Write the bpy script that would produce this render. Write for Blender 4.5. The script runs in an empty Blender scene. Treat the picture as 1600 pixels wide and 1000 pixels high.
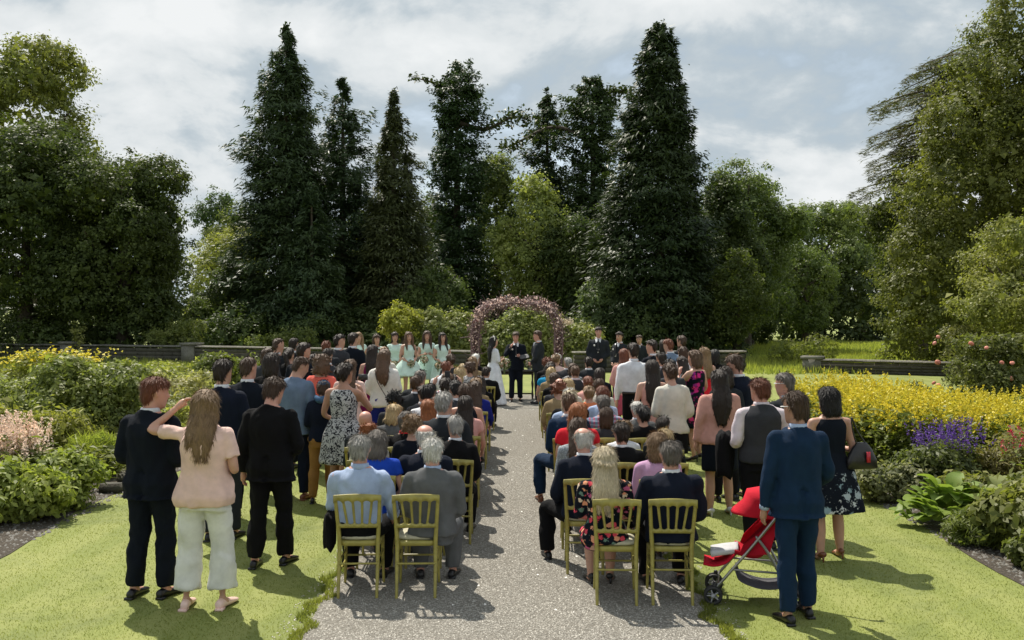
import bpy, math, random
import numpy as np
from mathutils import Vector, Matrix
R = math.radians
rng = np.random.default_rng(7)
random.seed(7)
scene = bpy.context.scene
COL = scene.collection
F = 1555.0; CX = 811.0; HZ = 480.0; CAMH = 2.4      # focal length in photo pixels, vanishing point, eye height

# ------------------------------------------------------------------ camera
cam = bpy.data.cameras.new('camera'); cam.lens = 36 * F / 1600.0; cam.sensor_width = 36
cam.shift_x = (800 - CX) / 1600.0; cam.shift_y = (HZ - 500) / 1600.0
cam.clip_start = 0.1; cam.clip_end = 2000
cam_o = bpy.data.objects.new('camera', cam); COL.objects.link(cam_o)
cam_o.location = (0, 0, CAMH); cam_o.rotation_euler = (R(90), 0, 0)
scene.camera = cam_o

# ------------------------------------------------------------------ light
SUN_EL = R(56); SUN_AZ = R(-27)
sdir = Vector((math.sin(SUN_AZ) * math.cos(SUN_EL), math.cos(SUN_AZ) * math.cos(SUN_EL), math.sin(SUN_EL)))
sun = bpy.data.lights.new('sun', 'SUN'); sun.energy = 5.0; sun.angle = R(0.55); sun.color = (1.0, 0.93, 0.82)
sun_o = bpy.data.objects.new('sun', sun); COL.objects.link(sun_o); sun_o.location = (0, 0, 40)
sun_o.rotation_euler = sdir.to_track_quat('Z', 'Y').to_euler()

world = bpy.data.worlds.new('World'); scene.world = world; world.use_nodes = True
nt = world.node_tree; nt.nodes.clear()
def N(t, typ, **kw):
    n = t.nodes.new(typ)
    for k, v in kw.items():
        if hasattr(n, k): setattr(n, k, v)
    return n
out = N(nt, 'ShaderNodeOutputWorld'); bg = N(nt, 'ShaderNodeBackground'); bg.inputs['Strength'].default_value = 0.094
sky = N(nt, 'ShaderNodeTexSky'); sky.sky_type = 'NISHITA'; sky.sun_disc = False
sky.sun_elevation = SUN_EL; sky.sun_rotation = SUN_AZ; sky.air_density = 1.0; sky.dust_density = 1.5
tc = N(nt, 'ShaderNodeTexCoord'); sep = N(nt, 'ShaderNodeSeparateXYZ')
nt.links.new(tc.outputs['Generated'], sep.inputs[0])
def M2(op, a, b=None, c=None):
    m = N(nt, 'ShaderNodeMath', operation=op)
    for i, v in enumerate((a, b, c)):
        if v is None: continue
        if isinstance(v, (int, float)): m.inputs[i].default_value = v
        else: nt.links.new(v, m.inputs[i])
    return m.outputs[0]
zz = M2('ADD', M2('MAXIMUM', sep.outputs[2], 0.0), 0.42)
comb = N(nt, 'ShaderNodeCombineXYZ')
nt.links.new(M2('DIVIDE', sep.outputs[0], zz), comb.inputs[0]); nt.links.new(M2('DIVIDE', sep.outputs[1], zz), comb.inputs[1])
def noise_w(scale, detail, rough, dist, off=(0, 0, 0), sc=(1, 1, 1)):
    mp = N(nt, 'ShaderNodeMapping'); mp.inputs['Location'].default_value = off; mp.inputs['Scale'].default_value = sc
    nt.links.new(comb.outputs[0], mp.inputs[0])
    n = N(nt, 'ShaderNodeTexNoise'); n.inputs['Scale'].default_value = scale; n.inputs['Detail'].default_value = detail
    n.inputs['Roughness'].default_value = rough; n.inputs['Distortion'].default_value = dist
    nt.links.new(mp.outputs[0], n.inputs['Vector']); return n.outputs['Fac']
def ramp_w(fac, stops):
    r = N(nt, 'ShaderNodeValToRGB'); e = r.color_ramp.elements
    while len(e) < len(stops): e.new(0.5)
    for el, (p, c) in zip(e, stops): el.position = p; el.color = (*c, 1)
    nt.links.new(fac, r.inputs[0]); return r.outputs[0]
big = noise_w(1.5, 7, 0.5, 0.15, (3.1, 1.7, 0), (0.9, 0.8, 1))
fine = noise_w(4.2, 10, 0.58, 0.2, (7.3, 2.2, 0), (0.9, 0.9, 1))
mixf = M2('ADD', M2('MULTIPLY', big, 0.6), M2('MULTIPLY', fine, 0.4))
cl = ramp_w(mixf, [(0.38, (4.7, 5.5, 6.2)), (0.45, (3.7, 4.4, 4.95)), (0.485, (4.7, 5.3, 5.7)), (0.515, (6.3, 6.65, 6.8)), (0.57, (7.5, 7.7, 7.75))])
cover = ramp_w(mixf, [(0.36, (0.15, 0.15, 0.15)), (0.42, (0.75, 0.75, 0.75)), (0.47, (1, 1, 1))])
mx = N(nt, 'ShaderNodeMix'); mx.data_type = 'RGBA'
skm = N(nt, 'ShaderNodeMix'); skm.data_type = 'RGBA'; skm.blend_type = 'MULTIPLY'; skm.inputs[0].default_value = 1
nt.links.new(sky.outputs[0], skm.inputs[6]); skm.inputs[7].default_value = (1.6, 1.5, 1.4, 1)
nt.links.new(cover, mx.inputs[0]); nt.links.new(skm.outputs[2], mx.inputs[6]); nt.links.new(cl, mx.inputs[7])
nt.links.new(mx.outputs[2], bg.inputs[0]); nt.links.new(bg.outputs[0], out.inputs[0])

scene.view_settings.view_transform = 'Standard'; scene.view_settings.look = 'None'
scene.view_settings.gamma = 1.0; scene.view_settings.use_curve_mapping = False
scene.view_settings.exposure = 0.32
cy = scene.cycles
cy.use_denoising = True
try: cy.denoiser = 'OPENIMAGEDENOISE'; cy.denoising_input_passes = 'RGB_ALBEDO_NORMAL'
except Exception: pass
cy.max_bounces = 6; cy.diffuse_bounces = 3; cy.glossy_bounces = 2; cy.transmission_bounces = 4; cy.transparent_max_bounces = 4
cy.caustics_reflective = False; cy.caustics_refractive = False

# ------------------------------------------------------------------ materials
def s2l(c):
    return tuple(((x / 255.0) / 12.92 if x <= 10 else (((x / 255.0) + 0.055) / 1.055) ** 2.4) for x in c)
MATS = {}
def new_mat(name):
    m = bpy.data.materials.new(name); m.use_nodes = True
    t = m.node_tree; b = t.nodes['Principled BSDF']; return m, t, b
def tn(t, typ, ins=None, **kw):
    n = t.nodes.new(typ)
    for k, v in kw.items(): setattr(n, k, v)
    for k, v in (ins or {}).items():
        if isinstance(v, bpy.types.NodeSocket): t.links.new(v, n.inputs[k])
        else: n.inputs[k].default_value = v
    return n
def ramp(t, fac, stops, interp='LINEAR'):
    r = t.nodes.new('ShaderNodeValToRGB'); r.color_ramp.interpolation = interp; e = r.color_ramp.elements
    while len(e) < len(stops): e.new(0.5)
    for el, (p, c) in zip(e, stops): el.position = p; el.color = (*c[:3], 1)
    t.links.new(fac, r.inputs[0]); return r.outputs[0]
def mixc(t, fac, a, b, blend='MIX'):
    m = t.nodes.new('ShaderNodeMix'); m.data_type = 'RGBA'; m.blend_type = blend
    for i, v in ((0, fac), (6, a), (7, b)):
        if isinstance(v, bpy.types.NodeSocket): t.links.new(v, m.inputs[i])
        elif i == 0: m.inputs[0].default_value = v
        else: m.inputs[i].default_value = (*v[:3], 1)
    return m.outputs[2]
def objco(t, sc=(1, 1, 1)):
    c = t.nodes.new('ShaderNodeTexCoord'); m = t.nodes.new('ShaderNodeMapping'); m.inputs['Scale'].default_value = sc
    t.links.new(c.outputs['Object'], m.inputs[0]); return m.outputs[0]
def wco(t, sc=(1, 1, 1)):
    c = t.nodes.new('ShaderNodeNewGeometry'); m = t.nodes.new('ShaderNodeMapping'); m.inputs['Scale'].default_value = sc
    t.links.new(c.outputs['Position'], m.inputs[0]); return m.outputs[0]
def noise(t, vec, scale, detail=4, rough=0.55, dist=0.0):
    return tn(t, 'ShaderNodeTexNoise', {'Vector': vec, 'Scale': scale, 'Detail': detail, 'Roughness': rough, 'Distortion': dist}).outputs['Fac']
def bump(t, b, h, strength, dist):
    bn = tn(t, 'ShaderNodeBump', {'Height': h, 'Strength': strength, 'Distance': dist}); t.links.new(bn.outputs[0], b.inputs['Normal'])
def mul(c, k): return tuple(min(1, x * k) for x in c)

def fabric(c, pattern=None, rough=0.85):
    key = ('fab', tuple(np.round(c, 4)), pattern)
    if key in MATS: return MATS[key]
    m, t, b = new_mat('fabric'); co = objco(t)
    b.inputs['Roughness'].default_value = rough; b.inputs['Specular IOR Level'].default_value = 0.16
    b.inputs['Sheen Weight'].default_value = 0.0; b.inputs['Sheen Roughness'].default_value = 0.5
    base = ramp(t, noise(t, co, 9, 5, 0.6), [(0.3, mul(c, 0.85)), (0.7, mul(c, 1.12))])
    if pattern == 'leafy':         # black with white foliage print
        f = tn(t, 'ShaderNodeTexVoronoi', {'Vector': tn(t, 'ShaderNodeMapping', {'Vector': tn(t,'ShaderNodeTexNoise',{'Vector':co,'Scale':14.0}).outputs['Color'] if False else co, 'Scale': (1, 1, 0.6)}).outputs[0], 'Scale': 24.0}, feature='F1').outputs['Distance']
        g = noise(t, co, 22, 3, 0.6, 2.2)
        base = ramp(t, g, [(0.47, (0.012, 0.013, 0.02)), (0.50, (0.5, 0.5, 0.5))], 'LINEAR')
    elif pattern in ('floral_dark', 'navy_pink', 'skirt_white'):
        sc = {'floral_dark': 17.0, 'navy_pink': 11.0, 'skirt_white': 9.0}[pattern]
        v = tn(t, 'ShaderNodeTexVoronoi', {'Vector': co, 'Scale': sc, 'Randomness': 1.0})
        hue = {'floral_dark': [(0.0, (0.75, 0.08, 0.12)), (0.3, (0.8, 0.35, 0.2)), (0.5, (0.75, 0.6, 0.45)), (0.7, (0.55, 0.12, 0.25)), (0.85, (0.15, 0.25, 0.2))],
               'navy_pink': [(0.0, (0.7, 0.03, 0.25)), (0.5, (0.75, 0.05, 0.2)), (0.75, (0.35, 0.03, 0.25))],
               'skirt_white': [(0.0, (0.55, 0.58, 0.6)), (0.5, (0.4, 0.46, 0.5)), (0.8, (0.25, 0.35, 0.4))]}[pattern]
        fc = ramp(t, tn(t, 'ShaderNodeSeparateColor', {0: v.outputs['Color']}).outputs[0], hue, 'CONSTANT')
        d = tn(t, 'ShaderNodeMath', {0: v.outputs['Distance'], 1: noise(t, co, 45, 2)}, operation='MULTIPLY').outputs[0]
        msk = ramp(t, d, [(0.17, (1, 1, 1)), (0.21, (0, 0, 0))])
        base = mixc(t, msk, base, fc)
    elif pattern == 'check':
        w1 = tn(t, 'ShaderNodeTexWave', {'Vector': co, 'Scale': 6.0}, bands_direction='Z').outputs['Fac']
        w2 = tn(t, 'ShaderNodeTexWave', {'Vector': co, 'Scale': 6.0}, bands_direction='X').outputs['Fac']
        base = mixc(t, ramp(t, w2, [(0.6, (0, 0, 0)), (0.7, (0.7, 0.7, 0.7))]), base, (0.5, 0.06, 0.12))
        base = mixc(t, ramp(t, w1, [(0.75, (0, 0, 0)), (0.85, (0.6, 0.6, 0.6))]), base, (0.5, 0.55, 0.7))
    elif pattern == 'stripe':
        w1 = tn(t, 'ShaderNodeTexWave', {'Vector': co, 'Scale': 26.0}, bands_direction='X').outputs['Fac']
        base = mixc(t, ramp(t, w1, [(0.4, (0, 0, 0)), (0.6, (0.35, 0.35, 0.35))]), base, mul(c, 0.55))
    elif pattern == 'lace':
        v = tn(t, 'ShaderNodeTexVoronoi', {'Vector': co, 'Scale': 60.0}).outputs['Distance']
        base = mixc(t, ramp(t, v, [(0.3, (0, 0, 0)), (0.5, (0.7, 0.7, 0.7))]), base, mul(c, 0.45))
    t.links.new(base, b.inputs['Base Color'])
    h = tn(t, 'ShaderNodeMath', {0: noise(t, co, 8, 3, 0.5, 1.2), 1: noise(t, objco(t, (160, 160, 160)), 3, 2)}, operation='ADD').outputs[0]
    bump(t, b, h, 0.5, 0.012)
    MATS[key] = m; return m
def skin_mat(c):
    key = ('skin', c)
    if key in MATS: return MATS[key]
    m, t, b = new_mat('skin'); co = objco(t)
    base = ramp(t, noise(t, co, 12, 4), [(0.3, mul(c, 0.9)), (0.7, (min(1, c[0] * 1.08), c[1] * 1.02, c[2]))])
    t.links.new(base, b.inputs['Base Color']); b.inputs['Roughness'].default_value = 0.5
    b.inputs['Subsurface Weight'].default_value = 0.12; b.inputs['Subsurface Scale'].default_value = 0.02
    MATS[key] = m; return m
def hair_mat(c):
    key = ('hair', c)
    if key in MATS: return MATS[key]
    m, t, b = new_mat('hair')
    st = noise(t, objco(t, (34, 34, 5)), 4, 4, 0.65, 0.6); big_ = noise(t, objco(t), 14, 3)
    base = ramp(t, st, [(0.3, mul(c, 0.62)), (0.5, c), (0.72, mul(c, 1.35))])
    base = mixc(t, ramp(t, big_, [(0.35, (0, 0, 0)), (0.7, (0.5, 0.5, 0.5))]), base, mul(c, 1.35))
    gi = t.nodes.new('ShaderNodeNewGeometry'); base = mixc(t, 1.0, base, ramp(t, gi.outputs['Random Per Island'], [(0, (.84, .84, .84)), (.5, (1, 1, 1)), (1, (1.25, 1.24, 1.22))]), 'MULTIPLY')
    t.links.new(base, b.inputs['Base Color']); b.inputs['Roughness'].default_value = 0.48; b.inputs['Specular IOR Level'].default_value = 0.35
    bump(t, b, st, 0.9, 0.012)
    MATS[key] = m; return m
def plain(name, c, rough=0.6, metal=0.0, nscale=20, var=0.12, bmp=0.0, spec=0.5):
    key = (name, c)
    if key in MATS: return MATS[key]
    m, t, b = new_mat(name); co = objco(t); n = noise(t, co, nscale, 5, 0.6)
    t.links.new(ramp(t, n, [(0.3, mul(c, 1 - var)), (0.7, mul(c, 1 + var))]), b.inputs['Base Color'])
    b.inputs['Roughness'].default_value = rough; b.inputs['Metallic'].default_value = metal; b.inputs['Specular IOR Level'].default_value = spec
    if bmp: bump(t, b, n, bmp, 0.01)
    MATS[key] = m; return m
def leaf_mat(c, var=0.35, trans=0.35, warm=0.15, gloss=0.12, name='leaf', patch=0.4, tint=(1.2, 1.3, 0.6)):
    key = ('leaf', c, var, trans, name)
    if key in MATS: return MATS[key]
    m, t, b = new_mat(name)
    g = t.nodes.new('ShaderNodeNewGeometry')
    r = g.outputs['Random Per Island']
    c2 = (min(1, c[0] * (1 + var + warm)), min(1, c[1] * (1 + var)), c[2] * (1 + var * 0.3)); c1 = mul(c, 1 - var)
    base = ramp(t, r, [(0.0, c1), (0.5, c), (1.0, c2)])
    pn = noise(t, wco(t), patch, 3)
    base = mixc(t, ramp(t, pn, [(0.35, (0, 0, 0)), (0.65, (0.45, 0.45, 0.45))]), base, (c[0] * 1.5, c[1] * 1.25, c[2] * 0.9))
    t.links.new(base, b.inputs['Base Color']); b.inputs['Roughness'].default_value = 0.5; b.inputs['Specular IOR Level'].default_value = gloss * 2
    tr = tn(t, 'ShaderNodeBsdfTranslucent', {'Color': mixc(t, 1.0, base, tint, 'MULTIPLY')})
    mixs = t.nodes.new('ShaderNodeMixShader'); mixs.inputs[0].default_value = trans
    t.links.new(b.outputs[0], mixs.inputs[1]); t.links.new(tr.outputs[0], mixs.inputs[2])
    t.links.new(mixs.outputs[0], t.nodes['Material Output'].inputs[0])
    MATS[key] = m; return m

# ------------------------------------------------------------------ mesh helpers
def raw_mesh(name, V, Fc, smooth=True, k=None):
    """V (n,3); Fc either (m,k) array or list of arrays of different k"""
    me = bpy.data.meshes.new(name)
    V = np.asarray(V, dtype=np.float32)
    if not isinstance(Fc, list): Fc = [np.asarray(Fc, dtype=np.int32)]
    Fc = [f for f in Fc if len(f)]
    idx = np.concatenate([f.ravel() for f in Fc]).astype(np.int32)
    tot = np.concatenate([np.full(len(f), f.shape[1], dtype=np.int32) for f in Fc])
    st = np.concatenate([[0], np.cumsum(tot)[:-1]]).astype(np.int32)
    me.vertices.add(len(V)); me.vertices.foreach_set('co', V.ravel())
    me.loops.add(len(idx)); me.loops.foreach_set('vertex_index', idx)
    me.polygons.add(len(tot)); me.polygons.foreach_set('loop_start', st)
    me.update(calc_edges=True)
    if smooth: me.polygons.foreach_set('use_smooth', np.ones(len(tot), dtype=bool))
    return me
class MB:
    """collects closed shapes"""
    def __init__(s): s.V = []; s.Q = []; s.T = []; s.n = 0
    def add(s, V, Q=None, T=None):
        V = np.asarray(V, float); s.V.append(V)
        if Q is not None and len(Q): s.Q.append(np.asarray(Q, int) + s.n)
        if T is not None and len(T): s.T.append(np.asarray(T, int) + s.n)
        s.n += len(V); return s
    def data(s):
        V = np.concatenate(s.V); fs = []
        if s.Q: fs.append(np.concatenate(s.Q))
        if s.T: fs.append(np.concatenate(s.T))
        return V, fs
    def mesh(s, name, smooth=True):
        V, fs = s.data(); return raw_mesh(name, V, fs, smooth)
    def rings(s, Rg):
        """Rg (k,n,3) stacked closed rings, capped by poles"""
        Rg = np.asarray(Rg); k, n, _ = Rg.shape
        V = np.concatenate([Rg.reshape(-1, 3), Rg[0].mean(0)[None], Rg[-1].mean(0)[None]])
        i = np.arange(k - 1)[:, None]; j = np.arange(n)[None]; j2 = (j + 1) % n
        Q = np.stack([i * n + j, i * n + j2, (i + 1) * n + j2, (i + 1) * n + j], -1).reshape(-1, 4)
        jj = np.arange(n); b = k * n
        T = np.concatenate([np.stack([(jj + 1) % n, jj, np.full(n, b)], -1), np.stack([(k - 1) * n + jj, (k - 1) * n + (jj + 1) % n, np.full(n, b + 1)], -1)])
        return s.add(V, Q, T)
    def tube(s, P, rad, n=10, sub=3, cap=True, ry=None, flat=False):
        """round tapered tube along points P with radii rad, smoothly interpolated"""
        P = np.asarray(P, float); rad = np.asarray(rad, float) * np.ones(len(P))
        if sub > 1 and len(P) > 2:
            P, rad = catmull(P, sub), catmull(rad[:, None], sub)[:, 0]
        if flat:
            d0 = P[0] - P[1]; d0 /= np.linalg.norm(d0) + 1e-9
            P = np.concatenate([[P[0] + d0 * rad[0] * .75], [P[0] + d0 * rad[0] * .45], P]); rad = np.concatenate([[rad[0] * .45, rad[0] * .85], rad])
        elif cap:
            d0 = P[0] - P[1]; d0 /= np.linalg.norm(d0) + 1e-9; d1 = P[-1] - P[-2]; d1 /= np.linalg.norm(d1) + 1e-9
            P = np.concatenate([[P[0] + d0 * rad[0] * .75], [P[0] + d0 * rad[0] * .45], P, [P[-1] + d1 * rad[-1] * .45], [P[-1] + d1 * rad[-1] * .75]])
            rad = np.concatenate([[rad[0] * .45, rad[0] * .85], rad, [rad[-1] * .85, rad[-1] * .45]])
        T = np.gradient(P, axis=0); T /= np.linalg.norm(T, axis=1)[:, None] + 1e-9
        ref = np.array([0, 1., 0]) if abs(T[0][1]) < 0.8 else np.array([1., 0, 0])
        Rg = []; a = np.arange(n) / n * 2 * np.pi
        u = np.cross(ref, T[0]); u /= np.linalg.norm(u)
        for p, t, r in zip(P, T, rad):
            u = u - t * np.dot(u, t); u /= np.linalg.norm(u) + 1e-9; v = np.cross(t, u)
            Rg.append(p + r * (np.cos(a)[:, None] * u + np.sin(a)[:, None] * v))
        return s.rings(np.array(Rg))
    def box(s, c, h, M=None):
        c = np.asarray(c, float); h = np.asarray(h, float)
        V = np.array([[x, y, z] for z in (-1, 1) for y in (-1, 1) for x in (-1, 1)], float) * h
        if M is not None: V = V @ np.asarray(M).T
        Q = [[0, 2, 3, 1], [4, 5, 7, 6], [0, 1, 5, 4], [2, 6, 7, 3], [0, 4, 6, 2], [1, 3, 7, 5]]
        return s.add(V + c, Q)
    def ell(s, c, r, M=None, n=10, k=7):
        ph = np.linspace(-np.pi / 2, np.pi / 2, k + 2)[1:-1]; a = np.arange(n) / n * 2 * np.pi
        Rg = np.stack([np.stack([np.cos(p) * np.cos(a), np.cos(p) * np.sin(a), np.full(n, np.sin(p))], -1) for p in ph]) * np.asarray(r)
        pol = np.array([[0, 0, -1.], [0, 0, 1.]]) * np.asarray(r)
        if M is not None: Rg = Rg @ np.asarray(M).T; pol = pol @ np.asarray(M).T
        k0 = s.n; s.rings(Rg + np.asarray(c)); s.V[-1][-2:] = pol + np.asarray(c); return s
def catmull(P, sub):
    P = np.asarray(P, float); Pe = np.concatenate([[2 * P[0] - P[1]], P, [2 * P[-1] - P[-2]]]); o = []
    for i in range(len(P) - 1):
        p0, p1, p2, p3 = Pe[i:i + 4]
        for u in np.arange(sub) / sub:
            o.append(0.5 * (2 * p1 + (p2 - p0) * u + (2 * p0 - 5 * p1 + 4 * p2 - p3) * u * u + (3 * p1 - p0 - 3 * p2 + p3) * u ** 3))
    o.append(P[-1]); return np.array(o)
def rotm(ax, ang):
    return np.array(Matrix.Rotation(ang, 3, ax))
def link(name, me, mat=None, parent=None, loc=None, objslot=False):
    o = bpy.data.objects.new(name, me); COL.objects.link(o)
    if mat is not None:
        if objslot:
            if len(me.materials) == 0: me.materials.append(None)
            o.material_slots[0].link = 'OBJECT'; o.material_slots[0].material = mat
        else:
            if len(me.materials) == 0: me.materials.append(mat)
    if parent is not None: o.parent = parent
    if loc is not None: o.location = loc
    return o
def tag(o, label=None, cat=None, group=None, kind=None):
    if label: o['label'] = label
    if cat: o['category'] = cat
    if group: o['group'] = group
    if kind: o['kind'] = kind
    return o
def empty(name, loc, label, cat, group=None, rz=0, s=1):
    o = bpy.data.objects.new(name, None); COL.objects.link(o); o.empty_display_size = 0.2
    o.location = loc; o.rotation_euler = (0, 0, rz); o.scale = (s, s, s); return tag(o, label, cat, group)
def copy_tree(o, parent=None):
    c = o.copy(); COL.objects.link(c); c.parent = parent
    for ch in list(o.children): copy_tree(ch, c)
    return c
def wx(px, Y): return (px - CX) * Y / F
def wz(py, Y): return CAMH - (py - HZ) * Y / F

# ------------------------------------------------------------------ ground
def sheet(name, poly, z, mat, kind='structure'):
    me = raw_mesh(name, [(x, y, z) for x, y in poly], np.array([list(range(len(poly)))]), False)
    return tag(link(name, me, mat), kind=kind)
def lawn_material():
    m, t, b = new_mat('lawn'); co = wco(t)
    n1 = noise(t, co, 0.9, 5, .6); n2 = noise(t, co, 14, 5, .7); n3 = noise(t, wco(t, (60, 22, 60)), 1.6, 3, .6)
    c = ramp(t, n1, [(.3, (.150, .185, .043)), (.55, (.205, .235, .062)), (.75, (.275, .285, .095))])
    c = mixc(t, ramp(t, n2, [(.35, (0, 0, 0)), (.75, (.7, .7, .7))]), c, (.15, .185, .04))
    c = mixc(t, ramp(t, n3, [(.42, (0, 0, 0)), (.7, (.5, .5, .5))]), c, (.30, .32, .095))
    wv = tn(t, 'ShaderNodeTexWave', {'Vector': wco(t), 'Scale': .52, 'Distortion': 1.2, 'Detail': 2.0}, bands_direction='X').outputs['Fac']
    c = mixc(t, ramp(t, wv, [(.35, (0, 0, 0)), (.65, (.28, .28, .28))]), c, (.30, .31, .11))
    n5 = noise(t, co, .55, 6, .7, 1.0); c = mixc(t, ramp(t, n5, [(.48, (0, 0, 0)), (.66, (.75, .75, .75))]), c, (.135, .165, .05))
    t.links.new(c, b.inputs['Base Color']); b.inputs['Roughness'].default_value = .8; b.inputs['Specular IOR Level'].default_value = .2
    h = tn(t, 'ShaderNodeMath', {0: n2, 1: n3}, operation='ADD').outputs[0]; bump(t, b, h, .35, .02); return m
def gravel_material():
    m, t, b = new_mat('gravel'); co = wco(t)
    v = tn(t, 'ShaderNodeTexVoronoi', {'Vector': co, 'Scale': 62.0}); v2 = tn(t, 'ShaderNodeTexVoronoi', {'Vector': co, 'Scale': 120.0})
    g = tn(t, 'ShaderNodeSeparateColor', {0: v.outputs['Color']}).outputs[0]
    c = ramp(t, g, [(0, (.29, .275, .24)), (.3, (.44, .42, .37)), (.7, (.53, .51, .45)), (1, (.64, .61, .55))])
    c = mixc(t, ramp(t, v.outputs['Distance'], [(.35, (0, 0, 0)), (.65, (.75, .75, .75))]), c, (.19, .175, .15))
    n = noise(t, co, 1.3, 5, .65); c = mixc(t, ramp(t, n, [(.4, (0, 0, 0)), (.7, (.45, .45, .45))]), c, (.36, .335, .285))
    n6 = noise(t, co, 30, 4, .7); c = mixc(t, ramp(t, n6, [(.35, (.5, .5, .5)), (.6, (0, 0, 0))]), c, (.25, .23, .195))
    t.links.new(c, b.inputs['Base Color']); b.inputs['Roughness'].default_value = .95; b.inputs['Specular IOR Level'].default_value = .1
    h = tn(t, 'ShaderNodeMath', {0: v.outputs['Distance'], 1: v2.outputs['Distance']}, operation='ADD').outputs[0]
    bn = tn(t, 'ShaderNodeBump', {'Height': h, 'Strength': .9, 'Distance': .02}, invert=True); t.links.new(bn.outputs[0], b.inputs['Normal']); return m
def soil_material():
    m, t, b = new_mat('soil'); co = wco(t); n = noise(t, co, 25, 6, .75); n1 = noise(t, co, 3, 4)
    c = ramp(t, n, [(.3, (.035, .026, .018)), (.55, (.10, .08, .058)), (.75, (.22, .19, .15))]); c = mixc(t, ramp(t, n1, [(.4, (0, 0, 0)), (.7, (.5, .5, .5))]), c, (.06, .05, .035))
    t.links.new(c, b.inputs['Base Color']); b.inputs['Roughness'].default_value = .95; bump(t, b, n, 1, .05); return m
def field_material():
    m, t, b = new_mat('meadow'); co = wco(t, (1, .35, 1)); n = noise(t, co, .35, 5, .6); n2 = noise(t, wco(t, (1, .3, 1)), 5, 5, .7)
    c = ramp(t, n, [(.3, (.17, .21, .05)), (.55, (.25, .29, .07)), (.75, (.33, .35, .11))]); c = mixc(t, ramp(t, n2, [(.4, (0, 0, 0)), (.7, (.6, .6, .6))]), c, (.09, .12, .03))
    t.links.new(c, b.inputs['Base Color']); b.inputs['Roughness'].default_value = .9; bump(t, b, n2, .8, .15); return m
GX, LX = 1.46, -1.62
def edgy(xs, y0, y1, amp, seed, x):
    r_ = np.random.default_rng(seed); ys = np.linspace(y0, y1, 90); return [(x + amp * (math.sin(y * 2.3 + seed) + math.sin(y * 5.1 + seed * 2) * .6 + r_.uniform(-.6, .6)), y) for y in ys]
sheet('ground', [(-700, -60), (700, -60), (700, 1300), (-700, 1300)], -.004, field_material())
sheet('lawn', [(-14, -6), (14, -6), (14, 35.2), (-14, 43.5)], 0.0, lawn_material())
Lp = edgy(0, -4, 26.5, .022, 3, -1.62); Rp = edgy(0, -4, 26.5, .022, 8, 1.50)
gm = gravel_material()
pv = np.array([(x, y, .004) for x, y in Lp] + [(x, y, .004) for x, y in Rp]); nL = len(Lp)
tag(link('gravel_path', raw_mesh('gravel_path', pv, np.array([[i, nL + i, nL + i + 1, i + 1] for i in range(nL - 1)]), False), gm), kind='structure')
sheet('gravel_terrace', [(-3.2, 23.6), (-1.64, 23.5), (1.52, 23.5), (2.4, 23.7), (2.5, 27.2), (-3.0, 27.4)], .008, gm)
sm = soil_material()
bedL = [(-14, 3)] + [(-5.05 + .16 * math.sin(y * .9) - max(0, 9.5 - y) * .10, y) for y in np.linspace(3, 29, 40)] + [(-14, 30)]
bedR = [(14, 3)] + [(4.42 + .10 * math.sin(y * 1.1 + 1), y) for y in np.linspace(3, 22.5, 40)][::1] + [(14, 23)]
sheet('flower_bed', bedL[::-1], .006, sm); sheet('flower_bed', bedR, .006, sm)

# blades on the near lawn
def blades(n, xr, yr, h, w, exclude, seed, pw=1.6):
    r_ = np.random.default_rng(seed); y = yr[0] + (yr[1] - yr[0]) * r_.random(n) ** pw; x = r_.uniform(xr[0], xr[1], n)
    vis = (np.abs(x) < y * .56 + .6) & ~exclude(x, y); x, y = x[vis], y[vis]; n = len(x)
    a = r_.uniform(0, 6.28, n); hh = h * r_.uniform(.5, 1.25, n); lx, ly = r_.normal(0, .45, n) * hh, r_.normal(0, .45, n) * hh; ww = w * (.7 + y / 14)
    P0 = np.stack([x - np.cos(a) * ww, y - np.sin(a) * ww, np.zeros(n)], -1); P1 = np.stack([x + np.cos(a) * ww, y + np.sin(a) * ww, np.zeros(n)], -1); P2 = np.stack([x + lx, y + ly, hh], -1)
    return np.stack([P0, P1, P2], 1).reshape(-1, 3), np.arange(n * 3).reshape(-1, 3)
exl = lambda x, y: ((x > -1.66) & (x < 1.54)) | (x < -5.0 + .16 * np.sin(y * .9) - np.maximum(0, 9.5 - y) * .10) | (x > 4.41 + .10 * np.sin(y * 1.1 + 1))
gm2 = leaf_mat((.20, .235, .06), .15, .62, .03, name='grass', patch=1.2, tint=(1.05, 1.1, .7))
V, T = blades(230000, (-6, 6), (6.2, 19), .013, .0022, exl, 1)
tag(link('grass', raw_mesh('grass', V, T, False), gm2), 'short mown grass of the lawn on both sides of the gravel path', 'grass', kind='stuff')
Vs, Ts = [], []; off = 0
for k, (x0, sd_) in enumerate(((-1.63, 31), (1.51, 32))):
    V, T = blades(15000, (x0 - .05, x0 + .05), (6.4, 24), .040, .0035, lambda x, y: x > 99, sd_, 1.2); V[:, 0] += np.repeat(.05 * np.sin(V[::3, 1] * 7.0 + k) + .03 * np.sin(V[::3, 1] * 17.0), 3); Vs.append(V); Ts.append(T + off); off += len(V)
tag(link('edge_grass', raw_mesh('edge_grass', np.concatenate(Vs), np.concatenate(Ts), False), gm2), 'ragged longer grass along both edges of the gravel', 'grass', kind='stuff')
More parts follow.
